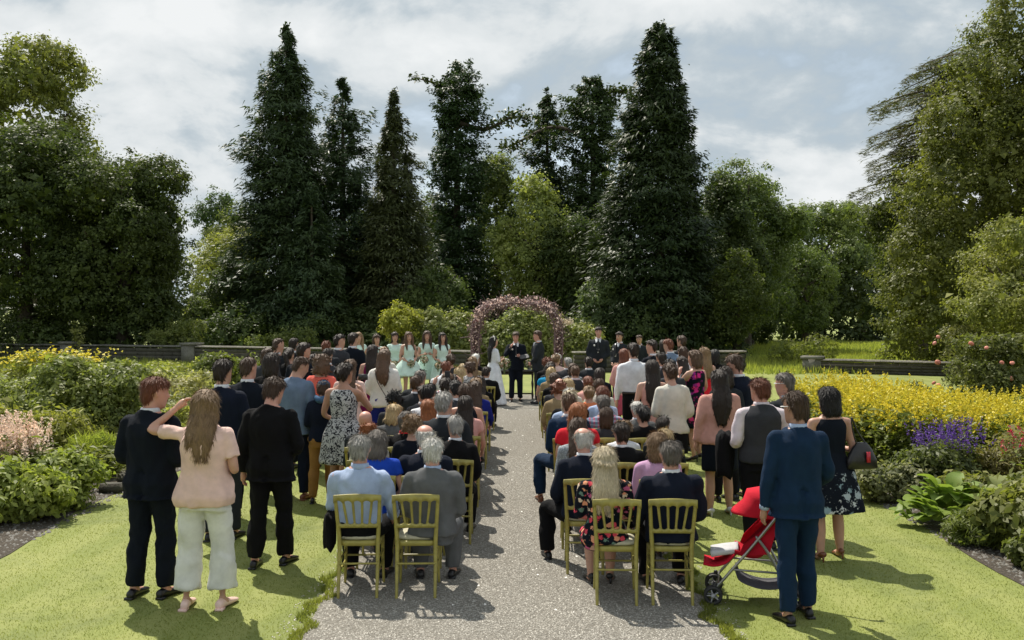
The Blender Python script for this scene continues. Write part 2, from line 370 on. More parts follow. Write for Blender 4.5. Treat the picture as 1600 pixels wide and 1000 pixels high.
# loose pebbles
def pebbles(n, xr, yr, s0, s1, seed, pw=1.5, hide=None):
    r_ = np.random.default_rng(seed); base = np.array([[1, 0, 0], [-1, 0, 0], [0, 1, 0], [0, -1, 0], [0, 0, 1]], float)
    T = np.array([[0, 2, 4], [2, 1, 4], [1, 3, 4], [3, 0, 4]]); y = yr[0] + (yr[1] - yr[0]) * r_.random(n) ** pw; x = r_.uniform(xr[0], xr[1], n)
    s = r_.uniform(s0, s1, (n, 1, 1)) * r_.uniform(.6, 1.2, (n, 5, 3)); a = r_.uniform(0, 6.28, n); V = base[None] * s * [1, 1, .8]
    c, sn = np.cos(a)[:, None], np.sin(a)[:, None]; V = np.stack([V[..., 0] * c - V[..., 1] * sn, V[..., 0] * sn + V[..., 1] * c, V[..., 2]], -1) + np.stack([x, y, np.full(n, .003)], -1)[:, None]
    return V.reshape(-1, 3), (T[None] + np.arange(n)[:, None, None] * 5).reshape(-1, 3)
def pebble_mat(name, k=1.0):
    m, t, b = new_mat(name); g = t.nodes.new('ShaderNodeNewGeometry')
    t.links.new(ramp(t, g.outputs['Random Per Island'], [(0, mul((.17, .16, .135), k)), (.3, mul((.39, .372, .325), k)), (.75, mul((.48, .46, .405), k)), (1, mul((.58, .555, .49), k))]), b.inputs['Base Color']); b.inputs['Roughness'].default_value = .8; return m
V, T = pebbles(26000, (-1.62, 1.5), (6.6, 16), .004, .009, 2); tag(link('pebbles', raw_mesh('pebbles', V, T, False), pebble_mat('pebble')), 'loose grey and buff pebbles covering the gravel path', 'gravel', kind='stuff')
for xr, sd in (((-6.4, -5.0), 4), ((4.38, 5.3), 5)):
    V, T = pebbles(5000, xr, (6.6, 15), .007, .028, sd); tag(link('soil_clods', raw_mesh('soil_clods', V, T, False), pebble_mat('clod', .30)), 'clods and grit at the %s bed edge' % ('left' if xr[0] < 0 else 'right'), 'soil', kind='stuff')
V1, T1 = pebbles(700, (-1.80, -1.6), (6.6, 18), .004, .010, 41); V2, T2 = pebbles(700, (1.48, 1.68), (6.6, 18), .004, .010, 42); tag(link('stray_pebbles', raw_mesh('stray_pebbles', np.concatenate([V1, V2]), np.concatenate([T1, T2 + len(V1)]), False), pebble_mat('pebble')), 'stray pebbles kicked from the path onto the grass edge', 'gravel', kind='stuff')
# fallen petals on the aisle
V, T = pebbles(110, (-.7, .7), (7, 24), .008, .018, 6, 1.0); tag(link('petals', raw_mesh('petals', V, T, False), plain('petal', (.8, .78, .72), .7)), 'scattered pale petals lying on the gravel aisle', 'petals', kind='stuff')

# ------------------------------------------------------------------ foliage
def rand_unit(r_, n):
    v = r_.normal(size=(n, 3)); return v / np.linalg.norm(v, axis=1)[:, None]
def leaves(C, Nrm, L, W, r_, droop=0.0, dirs=None, tri=False):
    """diamond leaves, C centres, Nrm leaf normals"""
    n = len(C); Nn = Nrm / (np.linalg.norm(Nrm, axis=1)[:, None] + 1e-9)
    d = dirs if dirs is not None else rand_unit(r_, n); d = d - Nn * (d * Nn).sum(1)[:, None]; d /= np.linalg.norm(d, axis=1)[:, None] + 1e-9
    d[:, 2] -= droop; d /= np.linalg.norm(d, axis=1)[:, None]; s = np.cross(Nn, d); s /= np.linalg.norm(s, axis=1)[:, None] + 1e-9
    L = (L * r_.uniform(.65, 1.3, n))[:, None]; W = (W * r_.uniform(.7, 1.25, n))[:, None]
    if tri:
        V = np.stack([C - d * L * .32 - s * W * .56, C + d * L * .60, C - d * L * .32 + s * W * .56], 1).reshape(-1, 3)
        return V, np.arange(n)[:, None] * 3 + np.array([0, 2, 1])
    up = Nn * (W * .25)
    V = np.stack([C - d * L * .5, C + s * W * .5 + up - d * L * .05, C + d * L * .5, C - s * W * .5 + up - d * L * .05], 1).reshape(-1, 3)
    i = np.arange(n)[:, None] * 4
    return V, np.concatenate([i + [0, 1, 2, 3]], 1)
def crown_pts(lobes, ncl, seed, rough=.18):
    r_ = np.random.default_rng(seed); L = np.array(lobes, float); area = (L[:, 3] * L[:, 4] + L[:, 3] * L[:, 5] + L[:, 4] * L[:, 5]); pick = r_.choice(len(L), ncl * 3, p=area / area.sum())
    d = rand_unit(r_, len(pick)); rad = 1 - np.abs(r_.normal(0, rough, len(pick))); q = L[pick, :3] * .9 + d * 2.2; rad = rad * (1 + .13 * np.sin(q[:, 0] * 1.9 + seed) * np.sin(q[:, 2] * 2.3 + q[:, 1]) + .07 * np.sin(q @ np.array([3.1, 2.2, -3.7]))); rad = np.where(r_.random(len(pick)) < .07, rad * r_.uniform(1.05, 1.28, len(pick)), rad); P = L[pick, :3] + d * L[pick, 3:6] * rad[:, None]
    keep = np.ones(len(P), bool)
    for c in L:
        q = (((P - c[:3]) / c[3:6]) ** 2).sum(1); keep &= q > .52
    keep &= P[:, 2] > .05
    P, d = P[keep][:ncl], d[keep][:ncl]; return P, d, r_
def crown_mesh(lobes, ncl, per, cr, L, W, seed, up=.6, droop=.25, rough=.18, core=True, tri=True):
    if cr > .3: ncl = int(ncl * .58); per = int(per * 2.15); cr *= 1.12; L *= .74; W *= .78
    P, d, r_ = crown_pts(lobes, ncl, seed, rough); n = len(P)
    cs = cr * r_.uniform(.55, 1.3, n)
    off = r_.normal(0, .42, (n, per, 3)); off[..., 2] *= .65
    C = (P[:, None] + off * cs[:, None, None]).reshape(-1, 3)
    nr = (d[:, None] * .45 + off * 1.1 + np.array([0, 0, up]) + r_.normal(0, .42, (n, per, 3))).reshape(-1, 3)
    V, Q = leaves(C, nr, L, W, r_, droop, tri=tri)
    if core:     # inner leaf mass: big overlapping leaves deeper in
        P2, d2, _ = crown_pts([(a, b, c, rx * .80, ry * .80, rz * .80) for a, b, c, rx, ry, rz in lobes], ncl, seed + 1, .10)
        nr2 = d2 + r_.normal(0, .45, d2.shape); rep = 3
        C2 = np.repeat(P2, rep, 0) + r_.normal(0, cr * .35, (len(P2) * rep, 3)); V2, Q2 = leaves(C2, np.repeat(nr2, rep, 0), cr * .66, cr * .5, r_, .1, tri=tri)
        Q2 = Q2 + len(V); V = np.concatenate([V, V2]); Q = np.concatenate([Q, Q2])
    return raw_mesh('crown', V, Q, False)
def stf(o): o['kind'] = 'stuff'; return o
bark = plain('bark', (.075, .058, .042), .9, nscale=9, var=.45, bmp=.8)
def trunk(parent, h, r0, r1, limbs, seed, lean=(0, 0)):
    r_ = random.Random(seed); mb = MB(); P = [(0, 0, -.2), (lean[0] * .2, lean[1] * .2, h * .3), (lean[0] * .6, lean[1] * .6, h * .65), (lean[0], lean[1], h)]
    mb.tube(P, [r0 * 1.3, r0, (r0 + r1) / 2, r1], n=10, sub=4); link('trunk', mb.mesh('trunk'), bark, parent)
    for (z, a, L, up) in limbs:
        mb = MB(); b = np.array([lean[0] * z / h, lean[1] * z / h, z]); dv = np.array([math.cos(a), math.sin(a), up]); 
        mb.tube([b, b + dv * L * .5 + [0, 0, L * .1], b + dv * L + [0, 0, L * .3]], [r0 * .42, r0 * .28, r0 * .1], n=7, sub=4); link('limb', mb.mesh('limb'), bark, parent)
def blob_lobes(cx, cy, cz, rx, ry, rz, n, seed, k=.5):
    r_ = np.random.default_rng(seed); o = [(cx, cy, cz, rx * .74, ry * .74, rz * .76)]
    for _ in range(n):
        d = rand_unit(r_, 1)[0]; d[2] = d[2] * .9 + .05; s = r_.uniform(.22, .48) * k * 2
        o.append((cx + d[0] * rx * .76, cy + d[1] * ry * .76, cz + d[2] * rz * .80, rx * s * .9, ry * s * .9, max(rz * s * .5, rx * s * .55)))
    return o
def broadleaf(X, Y, h, rx, ry, c, seed, label, ncl=1000, per=26, cr=.55, L=.20, W=.13, z0=None, name='broadleaf_tree', group=None, lobes=None, nl=14, trans=.42, rough=.20, patch=.35, up=.6, k=.5):
    e = empty(name, (X, Y, 0), label, 'tree', group); z0 = h * .12 if z0 is None else z0
    lb = lobes or blob_lobes(0, 0, (h + z0) / 2, rx, ry, (h - z0) / 2, nl, seed, k)
    me = crown_mesh(lb, ncl, per, cr, L, W, seed, rough=rough, up=up); link('crown', me, leaf_mat(c, .4, trans, .15, patch=patch), e)
    r_ = random.Random(seed); trunk(e, h * .7, .02 * h + .08, .06, [(h * r_.uniform(.25, .6), r_.uniform(0, 6.28), rx * r_.uniform(.5, .8), r_.uniform(.3, .8)) for _ in range(6)], seed); return e
def conifer(X, Y, h, prof, c, seed, label, nb=1500, sp=16, L=.42, W=.13, rag=.22, droop=.35, lay=0, name='conifer_tree', group=None, lean=(0, 0), side=None, curl=0.0, trans=.22):
    """prof: list of (height fraction, radius) of the outline; ragged sprays on whorled branches"""
    e = empty(name, (X, Y, 0), label, 'tree', group); r_ = np.random.default_rng(seed); pz = [p[0] for p in prof]; pr = [p[1] for p in prof]
    zs = np.linspace(0.01, 1, 500); dens = np.interp(zs, pz, pr) + .12; cdf = np.cumsum(dens); cdf /= cdf[-1]
    nb, sp = int(nb * .45), int(sp * 3.2); L, W = L * .66, W * .62
    z = np.interp(r_.random(nb), cdf, zs)
    if lay: z = np.where(z < .86, np.clip((np.round(z * lay + r_.normal(0, .42, nb))) / lay, .01, .9), z)
    a = r_.uniform(0, 2 * np.pi, nb); lump = 1 + rag * (np.sin(a * 3 + z * 21 + seed) * .5 + np.sin(a * 2 - z * 34 + seed * 2) * .5) + r_.normal(0, rag * .6, nb)
    lump = .84 * lump * np.where(r_.random(nb) < .10, 1.35, 1.0) * (1 + .14 * np.sin(a - seed))
    Rb = np.interp(z, pz, pr) * np.clip(lump, .35, 1.8) + .06 * (z < .9)
    u = 1 - np.abs(r_.normal(0, .30, (nb, sp))); u = np.clip(u, .12, 1); rr = Rb[:, None] * u
    out_ = np.stack([np.cos(a), np.sin(a), np.zeros(nb)], -1); lat = np.stack([-np.sin(a), np.cos(a), np.zeros(nb)], -1)
    spread = (.10 + .34 * (1 - u)) * np.clip(Rb, .5, 2.2)[:, None]
    dr = (droop * r_.uniform(.4, 1.5, nb))[:, None]
    zz_ = z[:, None] * h - dr * rr * .8 + (r_.uniform(.0, .45, nb) * Rb)[:, None] * u ** 3 * .5 + r_.normal(0, .09, (nb, sp)) + .2
    C = out_[:, None] * rr[..., None] + lat[:, None] * (r_.normal(0, 1, (nb, sp)) * spread)[..., None]; C[..., 2] = zz_ - np.abs(r_.normal(0, .10, (nb, sp))) * (1 + droop)
    d = out_[:, None] * 1.0 + lat[:, None] * r_.normal(0, .6, (nb, sp, 1)) + np.array([0, 0, 1]) * (r_.normal(0, .35, (nb, sp, 1)) - droop * .8)
    nr = np.array([0, 0, 1.]) * .9 + out_[:, None] * .5 + r_.normal(0, .45, (nb, sp, 3))
    C = C.reshape(-1, 3); k = C[:, 2] > .05; V, Q = leaves(C[k], nr.reshape(-1, 3)[k], L * 1.06, W * 1.06, r_, 0, dirs=d.reshape(-1, 3)[k].copy(), tri=True)
    link('crown', raw_mesh('crown', V, Q, False), leaf_mat(c, .4, trans, .1, patch=.3), e)
    mb = MB(); mb.tube([(0, 0, -.2), (lean[0] * .3, lean[1] * .3, h * .5), (lean[0], lean[1], h * .97)], [.02 * h + .05, .012 * h, .03], n=10, sub=4); link('trunk', mb.mesh('trunk'), bark, e)
    return e
def shrub(X, Y, rx, ry, h, c, seed, label, n=180, per=16, cr=.16, L=.07, W=.045, name='shrub', cat='shrub', group=None, up=.7, z0=0.0, trans=.45, droop=.2, nl=9, gx=0):
    e = empty(name, (X, Y, 0), label, cat, group)
    lb = blob_lobes(0, 0, z0 + (h - z0) * .42, rx, ry, (h - z0) * .58, nl, seed, .5)
    link('foliage', crown_mesh(lb, n, per, cr, L, W, seed, up=up, droop=droop, rough=.14, tri=Y > 14.5), leaf_mat(c, .35, trans, .12, patch=2.0), e)
    mb = MB(); r_ = random.Random(seed)
    for i in range(5):
        a = r_.uniform(0, 6.28); mb.tube([(0, 0, -.02), (math.cos(a) * rx * .3, math.sin(a) * ry * .3, h * .3), (math.cos(a) * rx * .6, math.sin(a) * ry * .6, h * .6)], [.018, .012, .005], n=5, sub=2)
    link('stem', mb.mesh('stem'), bark, e); return e
def spikes(e, P, hgt, fl, fc, lc, seed, nf=14, fw=.035, nl=10, Lf=.08, Wf=.02, fr=.035, part='flower_spike', lean=.12):
    """upright flowering stems at points P: leafy below, blossom packed along the top"""
    r_ = np.random.default_rng(seed); n = len(P); H = hgt * r_.uniform(.8, 1.12, n); tilt = r_.normal(0, lean, (n, 2)) * H[:, None]
    def at(t): return np.stack([P[:, 0, None] + tilt[:, 0, None] * t ** 1.5, P[:, 1, None] + tilt[:, 1, None] * t ** 1.5, P[:, 2, None] + H[:, None] * t], -1)
    t = r_.uniform(1 - fl, 1.0, (n, nf)); rr = fr * (1.25 - (t - (1 - fl)) / fl); a = r_.uniform(0, 6.28, (n, nf)); C = at(t) + np.stack([np.cos(a) * rr, np.sin(a) * rr, a * 0], -1)
    C = C.reshape(-1, 3); V, Q = leaves(C, rand_unit(r_, len(C)) + [0, -.2, .4], fw, fw * .9, r_); link(part, raw_mesh(part, V, Q, False), fc, e)
    t = r_.uniform(.02, 1 - fl * .7, (n, nl)); a = r_.uniform(0, 6.28, (n, nl)); dv = np.stack([np.cos(a), np.sin(a), a * 0 + .5], -1); C = at(t) + dv * Lf * .45
    V, Q = leaves(C.reshape(-1, 3), r_.normal(0, .4, (n * nl, 3)) + [0, 0, 1], Lf, Wf, r_, .15, dirs=dv.reshape(-1, 3).copy()); link('foliage', raw_mesh('foliage', V, Q, False), lc, e)
def petal_mat(c, tr=.35): return leaf_mat(c, .15, tr, .02, name='blossom', patch=3, tint=(1, .97, .95))

# ------------------------------------------------------------------ garden walls
def stone_mat(c, name='stone'):
    m, t, b = new_mat(name); co = wco(t); n = noise(t, co, 3.2, 6, .7); n2 = noise(t, co, 18, 4, .7); g = t.nodes.new('ShaderNodeObjectInfo')
    cc = ramp(t, n, [(.3, mul(c, .55)), (.55, c), (.75, mul(c, 1.5))]); cc = mixc(t, ramp(t, n2, [(.45, (0, 0, 0)), (.7, (.5, .5, .5))]), cc, (.08, .09, .05))
    cc = mixc(t, tn(t, 'ShaderNodeMath', {0: g.outputs['Random'], 1: .5}, operation='MULTIPLY').outputs[0], cc, mul(c, .6))
    t.links.new(cc, b.inputs['Base Color']); b.inputs['Roughness'].default_value = .95; bump(t, b, n2, .8, .03); return m
rough_box = []
for i in range(6):
    mb = MB(); mb.box((0, 0, 0), (.5, .5, .5)); V, Fs = mb.data(); V = V + rng.uniform(-.06, .06, V.shape); rough_box.append(raw_mesh('stone', V, Fs, False))
STM = stone_mat((.085, .078, .062)); CPM = stone_mat((.22, .21, .18), 'coping')  # shade of the wall fronts is darkened into the stone colour; coping stays pale
for me in rough_box: me.materials.append(STM)
cop_box = []
for i in range(4):
    mb = MB(); mb.box((0, 0, 0), (.5, .5, .5)); V, Fs = mb.data(); V = V + rng.uniform(-.03, .03, V.shape); cop_box.append(raw_mesh('coping_stone', V, Fs, False)); cop_box[-1].materials.append(CPM)
def wall(A, B, h, label, piers=(), th=.42, seed=0, courses=4, slen=.42):
    A = np.array(A); B = np.array(B); L = np.linalg.norm(B - A); ang = math.atan2(B[1] - A[1], B[0] - A[0]); r_ = random.Random(seed)
    e = empty('stone_wall', (A[0], A[1], 0), label, 'wall', rz=ang)
    mb = MB(); mb.box((L / 2, 0, h * .46 - .05), (L / 2 - .03, th * .42, h * .46)); link('core', mb.mesh('core', False), plain('mortar', (.10, .09, .075), .95), e)
    fronts = []; ch = h * .9 / courses
    for k in range(courses):
        x = 0
        while x < L - .05:
            w = min(slen * r_.uniform(.6, 1.5), L - x); fronts.append((x + w / 2, ch * (k + .5), w - .025, ch - .02)); x += w
    singles = fronts if len(fronts) <= 290 else fronts[-290:]
    for (x, z, w, hh) in singles:
        o = link('stone', r_.choice(rough_box), None, e); o.location = (x, -th * .40 + r_.uniform(-.015, .012), z); o.scale = (w, th * .22, hh)
    rest = fronts[:-290] if len(fronts) > 290 else []
    if rest:
        mb = MB()
        for (x, z, w, hh) in rest: mb.box((x, -th * .40, z), (w / 2, th * .11, hh / 2))
        tag(link('stones', mb.mesh('stones', False), STM, e), kind='stuff')
    x = 0
    while x < L - .05:
        w = min(r_.uniform(.8, 1.2), L - x); o = link('coping_stone', r_.choice(cop_box), None, e); o.location = (x + w / 2, 0, h + .0 + r_.uniform(-.008, .008)); o.scale = (w - .015, th + .09, .085); x += w
    for px_ in piers:
        mb = MB(); mb.box((px_, 0, h * .54), (.33, th * .62, h * .54)); mb.box((px_, 0, h * 1.08 + .05), (.40, th * .75, .05)); link('pier', mb.mesh('pier', False), CPM, e)
    return e
wall((-27.0, 46), (-14.2, 42.5), .72, 'long low stone wall at the far left with a pale pier, under the dark broadleaf trees', (3.0, 7.4), seed=1)
wall((-14.2, 42.2), (-1.6, 37.0), .74, 'low stone wall behind the bridesmaids and standing guests, left of the flower arch', (.4, 11.6), seed=2)
wall((2.0, 36.8), (8.5, 37.5), .72, 'low stone wall behind the groomsmen, right of the flower arch', (), seed=3)
wall((10.6, 36.8), (15.9, 34.4), .46, 'short low stone wall standing in the meadow grass at right', (.25,), seed=4)

# ------------------------------------------------------------------ trees
DK = (0.069, 0.099, 0.033); MG = (0.086, 0.117, 0.036); LG = (0.138, 0.179, 0.055); CN = (0.047, 0.077, 0.036); CB = (0.063, 0.080, 0.036)
# left
broadleaf(-29.6, 60, 19.3, 4.2, 4.5, (0.166, 0.193, 0.058), 11, 'tall sunlit oak rising behind the dark trees at the top left corner', 1300, 22, .65, .26, .17, z0=5, nl=16, rough=.25, k=.55)
broadleaf(-23.3, 47, 11.6, 4.6, 4.4, DK, 12, 'dark broadleaf tree filling the far left edge above the wall', 1900, 28, .55, .21, .14, z0=.0, nl=18)
broadleaf(-18.5, 46.5, 10.2, 3.2, 3.6, (0.072, 0.102, 0.033), 13, 'dark broadleaf tree just left of the rounded yellow-green bush', 1700, 28, .5, .20, .14, z0=.0, nl=18)
broadleaf(-19.4, 66, 8.6, 3.2, 3.2, (0.248, 0.283, 0.097), 14, 'rounded yellow-green tree in the gap left of the tallest left conifer', 900, 26, .42, .17, .11, z0=.0, nl=14)
broadleaf(-27.4, 90, 14.0, 2.0, 2.0, (0.062, 0.103, 0.048), 15, 'small distant dark tree poking up in the gap at left', 260, 22, .55, .24, .16, z0=6, nl=6)
broadleaf(-22.0, 78, 11.6, 2.6, 2.4, (0.117, 0.152, 0.048), 115, 'distant sunlit tree just left of the tallest left conifer', 420, 22, .55, .22, .15, z0=2, nl=9)
broadleaf(-14.6, 50, 5.0, 1.45, 1.4, (0.083, 0.121, 0.047), 16, 'small bushy dark green tree at the foot of the tallest left conifer', 420, 24, .36, .15, .10, z0=.0, nl=9)
broadleaf(-15.6, 48.5, 3.4, .9, 1.2, (0.117, 0.166, 0.055), 17, 'pale green bushy sapling between two dark trees behind the left wall', 240, 22, .32, .14, .09, z0=.0, nl=6)
# conifers
conifer(-11.7, 50, 16.4, [(0, 2.9), (.15, 2.9), (.35, 2.5), (.55, 2.15), (.75, 1.65), (.88, 1.0), (.95, .5), (1, .05)], CN, 21, 'tallest of the left-hand conifers, broad dark and ragged', 2600, 18, .46, .13, rag=.30, droop=.45)
conifer(-9.3, 52.5, 14.4, [(0, 2.5), (.3, 2.3), (.5, 2.0), (.7, 1.6), (.83, 1.15), (.93, .6), (1, .05)], (0.041, 0.072, 0.033), 22, 'dark layered conifer standing close to the right of the tallest left conifer', 1700, 17, .42, .13, rag=.45, droop=.2)
conifer(-6.3, 50, 13.3, [(0, 2.3), (.2, 2.1), (.45, 1.75), (.65, 1.2), (.82, .75), (.94, .3), (1, .04)], CB, 23, 'narrow-topped brownish conifer in the middle of the left group', 2000, 17, .42, .12, rag=.28, droop=.5)
conifer(-3.55, 57, 16.4, [(0, 2.0), (.2, 1.9), (.45, 1.55), (.6, 1.75), (.75, 1.25), (.85, 1.55), (.93, 1.2), (.98, .9), (1, .3)], (0.039, 0.072, 0.028), 24, 'ivy-clad dark column of a tree standing left of the arch', 2000, 19, .27, .17, rag=.35, droop=.1)
conifer(1.7, 60, 15.4, [(0, 2.3), (.3, 2.2), (.5, 2.0), (.7, 1.6), (.85, 1.15), (.94, .6), (1, .08)], (0.044, 0.077, 0.033), 25, 'slim dark pine behind the pale broadleaf tree', 1300, 17, .38, .15, rag=.5, droop=.15)
conifer(4.3, 58, 15.6, [(0, 2.2), (.3, 2.0), (.5, 1.7), (.62, 1.3), (.75, 1.7), (.88, 1.5), (.96, 1.1), (1, .4)], (0.047, 0.080, 0.030), 26, 'ivy-clad pine standing just left of the great right-hand conifer', 1900, 18, .30, .17, rag=.45, droop=.05)
conifer(6.8, 48, 16.1, [(0, 3.5), (.12, 3.4), (.3, 3.05), (.5, 2.55), (.62, 2.05), (.75, 1.7), (.88, 1.15), (.95, .75), (.99, .35), (1, .05)], (0.039, 0.063, 0.026), 27, 'great dark cone-shaped conifer right of the arch, tallest on the right', 3400, 18, .44, .14, rag=.17, droop=.35)
# side limbs with tufts on the ivy column
def tuft_branch(root, P, r, n, c, seed, tl=.28, tw=.16, spread=.35):
    mb = MB(); mb.tube(P, r, n=6, sub=5); link('limb', mb.mesh('limb'), bark, root); r_ = np.random.default_rng(seed); C0 = catmull(P, 20); C0 = C0[len(C0) // 4:]
    C = C0[r_.integers(0, len(C0), n)] + r_.normal(0, spread, (n, 3)) * [1, 1, .6]; V, Q = leaves(C, r_.normal(0, .5, (n, 3)) + [0, 0, .8], tl, tw, r_, .3); stf(link('leaf_tuft', raw_mesh('leaf_tuft', V, Q, False), leaf_mat(c, .4, .2, .1, patch=.3), root))
ivy = [o for o in scene.objects if o.get('label', '').startswith('ivy-clad dark column')][0]
tuft_branch(ivy, [(0, 0, 13.0), (1.6, 0, 12.6), (3.2, 0, 13.3), (4.2, .2, 13.1)], [.16, .11, .07, .03], 420, (.05, .075, .024), 31)
tuft_branch(ivy, [(0, 0, 14.6), (-1.2, 0, 15.2), (-2.6, 0, 15.6)], [.12, .07, .02], 130, (.05, .075, .024), 32, spread=.2)
ivy2 = [o for o in scene.objects if o.get('label', '').startswith('ivy-clad pine')][0]
tuft_branch(ivy2, [(0, 0, 12), (-2.2, 0, 12.9), (-4.4, 0, 12.0), (-5.2, 0, 11.6)], [.14, .1, .06, .02], 330, (.05, .075, .024), 33)
tuft_branch(ivy2, [(0, 0, 14.2), (1.2, 0, 15.0), (2.2, 0, 14.9)], [.12, .08, .02], 260, (.05, .075, .024), 34, spread=.3)
conifer(-9.9, 47.5, 8.2, [(0, 1.9), (.3, 1.7), (.6, 1.2), (.85, .6), (1, .08)], CN, 29, 'lower dark conifer leaning on the right side of the tallest left conifer', 900, 17, .42, .12, rag=.3, droop=.45)
# middle broadleaves
broadleaf(1.0, 53.5, 10.2, 2.3, 2.2, (0.276, 0.331, 0.117), 41, 'pale yellow-green broadleaf tree in front of the pines, above the arch', 760, 26, .45, .19, .13, z0=1.5, nl=12)
broadleaf(-1.4, 62, 12.4, 1.7, 2.2, (0.138, 0.179, 0.062), 42, 'sunlit broadleaf tree behind the gap left of the pale tree', 420, 24, .5, .2, .14, z0=2, nl=9)
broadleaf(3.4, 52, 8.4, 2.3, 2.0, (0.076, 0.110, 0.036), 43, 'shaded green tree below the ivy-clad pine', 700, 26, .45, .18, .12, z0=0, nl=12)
broadleaf(3.9, 47, 4.3, 1.3, 1.3, (0.138, 0.200, 0.103), 44, 'pale blue-green elder bush behind the groomsmen', 330, 24, .32, .17, .11, z0=0, nl=9)
broadleaf(-8.6, 56, 8.6, 2.0, 2.0, (0.131, 0.166, 0.048), 45, 'yellow-green tree showing between the left conifers', 420, 24, .45, .19, .12, z0=0, nl=9)
broadleaf(-3.9, 48, 4.9, 1.9, 1.7, (0.090, 0.131, 0.044), 46, 'mid-green tree at the foot of the ivy-clad column', 520, 24, .4, .16, .11, z0=0, nl=10)
broadleaf(10.2, 46.5, 5.6, 1.5, 1.6, (0.097, 0.131, 0.039), 47, 'sunlit bush hugging the right foot of the great conifer', 420, 26, .36, .15, .1, z0=0, nl=9)
broadleaf(-5.6, 63, 10.4, 2.3, 2.2, (.085, .115, .038), 48, 'mid-green tree filling the gap between the middle left conifers', 420, 24, .48, .2, .13, z0=0, nl=10)
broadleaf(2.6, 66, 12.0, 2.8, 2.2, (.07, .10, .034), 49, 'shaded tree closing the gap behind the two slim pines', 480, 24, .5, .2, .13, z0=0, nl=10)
broadleaf(-21.2, 51, 11.4, 3.4, 3.0, (.055, .08, .026), 50, 'dark broadleaf tree joining the two left crowns above the wall', 620, 24, .5, .2, .13, z0=0, nl=12)
# right middle
broadleaf(12.7, 56, 11.9, 3.3, 3.3, (0.117, 0.166, 0.058), 51, 'rounded green tree right of the great conifer, highest of the right woodland', 1500, 26, .52, .20, .14, z0=0, nl=16)
broadleaf(10.6, 53, 10.0, 2.2, 2.6, (0.076, 0.110, 0.039), 52, 'dark leafy tree tight against the great conifer', 800, 26, .5, .2, .14, z0=0, nl=12)
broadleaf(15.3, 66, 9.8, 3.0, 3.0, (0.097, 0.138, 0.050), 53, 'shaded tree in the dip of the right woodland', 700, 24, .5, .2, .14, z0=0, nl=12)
broadleaf(22.5, 74, 10.8, 3.8, 3.6, (0.138, 0.186, 0.069), 54, 'distant rounded tree at the back of the meadow', 900, 26, .6, .24, .16, z0=0, nl=14)
broadleaf(27.5, 80, 11.6, 4.4, 4, (0.138, 0.179, 0.063), 55, 'distant tree half hidden by the big tree on the right', 900, 26, .65, .26, .18, z0=0, nl=14)
broadleaf(19.6, 68, 7.4, 2.8, 2.6, (0.117, 0.166, 0.055), 56, 'lower bushy tree at the meadow edge, middle of the gap', 650, 24, .45, .19, .13, z0=0, nl=10)
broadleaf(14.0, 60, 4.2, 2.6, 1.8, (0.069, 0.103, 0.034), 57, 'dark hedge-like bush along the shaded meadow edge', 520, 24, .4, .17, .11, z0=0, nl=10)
# right foreground mass
broadleaf(19.2, 38, 14.6, 3.5, 4.0, (.135, .160, .050), 61, 'huge broadleaf tree filling the right edge up to the top of the picture', 3700, 30, .42, .15, .105, z0=0, nl=26, k=.45,
    lobes=blob_lobes(.6, 0, 7.2, 4.2, 3.6, 7.0, 24, 61, .42) + [(-3.2, 0, 4.2, 2.0, 2.0, 2.4), (-3.9, -.5, 2.2, 1.8, 1.8, 2.0), (-2.4, 0, 6.8, 2.2, 2.2, 2.0), (-2.0, -.5, 9.2, 1.9, 2.0, 1.7), (-1.0, 0, 11.4, 1.8, 2.0, 1.6), (.2, 0, 13.2, 1.9, 2.0, 1.6)])
broadleaf(17.2, 32, 5.9, 3.3, 2.6, (0.207, 0.235, 0.076), 62, 'sunlit yellow-green bushy tree at the right edge above the flower bed', 1100, 28, .36, .13, .085, z0=0, nl=16)
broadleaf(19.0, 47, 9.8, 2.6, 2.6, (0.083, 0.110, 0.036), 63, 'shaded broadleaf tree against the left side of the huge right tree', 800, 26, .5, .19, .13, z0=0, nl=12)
def cedar():
    e = empty('cedar_tree', (20.9, 44, 0), 'flat-branched dark cedar poking out left of the huge right tree', 'tree'); r_ = np.random.default_rng(71)
    mb = MB(); mb.tube([(0, 0, -.2), (0, 0, 7), (.3, 0, 13.4)], [.45, .35, .10], n=10, sub=4); link('trunk', mb.mesh('trunk'), bark, e)
    for i in range(64):
        z = r_.uniform(7.6, 13.6); a = math.pi + r_.normal(0, .6); L = r_.uniform(2.6, 6.2) * (1.0 - max(0, z - 11.6) * .22); dv = np.array([math.cos(a), math.sin(a), 0]); b = np.array([0, 0, z])
        P = [b, b + dv * L * .4 + [0, 0, .45], b + dv * L * .8 + [0, 0, .10], b + dv * L + [0, 0, -.05 - .05 * L]]
        mb = MB(); mb.tube(P, [.09, .06, .03, .012], n=5, sub=4); link('limb', mb.mesh('limb'), bark, e)
        C0 = catmull(P, 24); C0 = C0[20:]; n = 330; j = r_.integers(0, len(C0), n); lat = np.array([-dv[1], dv[0], 0]); sp_ = .85 * (1 - j / len(C0)) + .28
        C = C0[j] + lat * (r_.normal(0, 1, n) * sp_ * .7)[:, None] + r_.normal(0, .05, (n, 3)); C[:, 2] -= np.abs(r_.normal(0, .16, n))
        V, Q = leaves(C, r_.normal(0, .3, (n, 3)) + [0, 0, 1], .30, .05, r_, .15, dirs=dv + r_.normal(0, .6, (n, 3))); stf(link('branch_spray', raw_mesh('branch_spray', V, Q, False), leaf_mat((.085, .098, .060), .4, .3, patch=.3), e))
cedar()
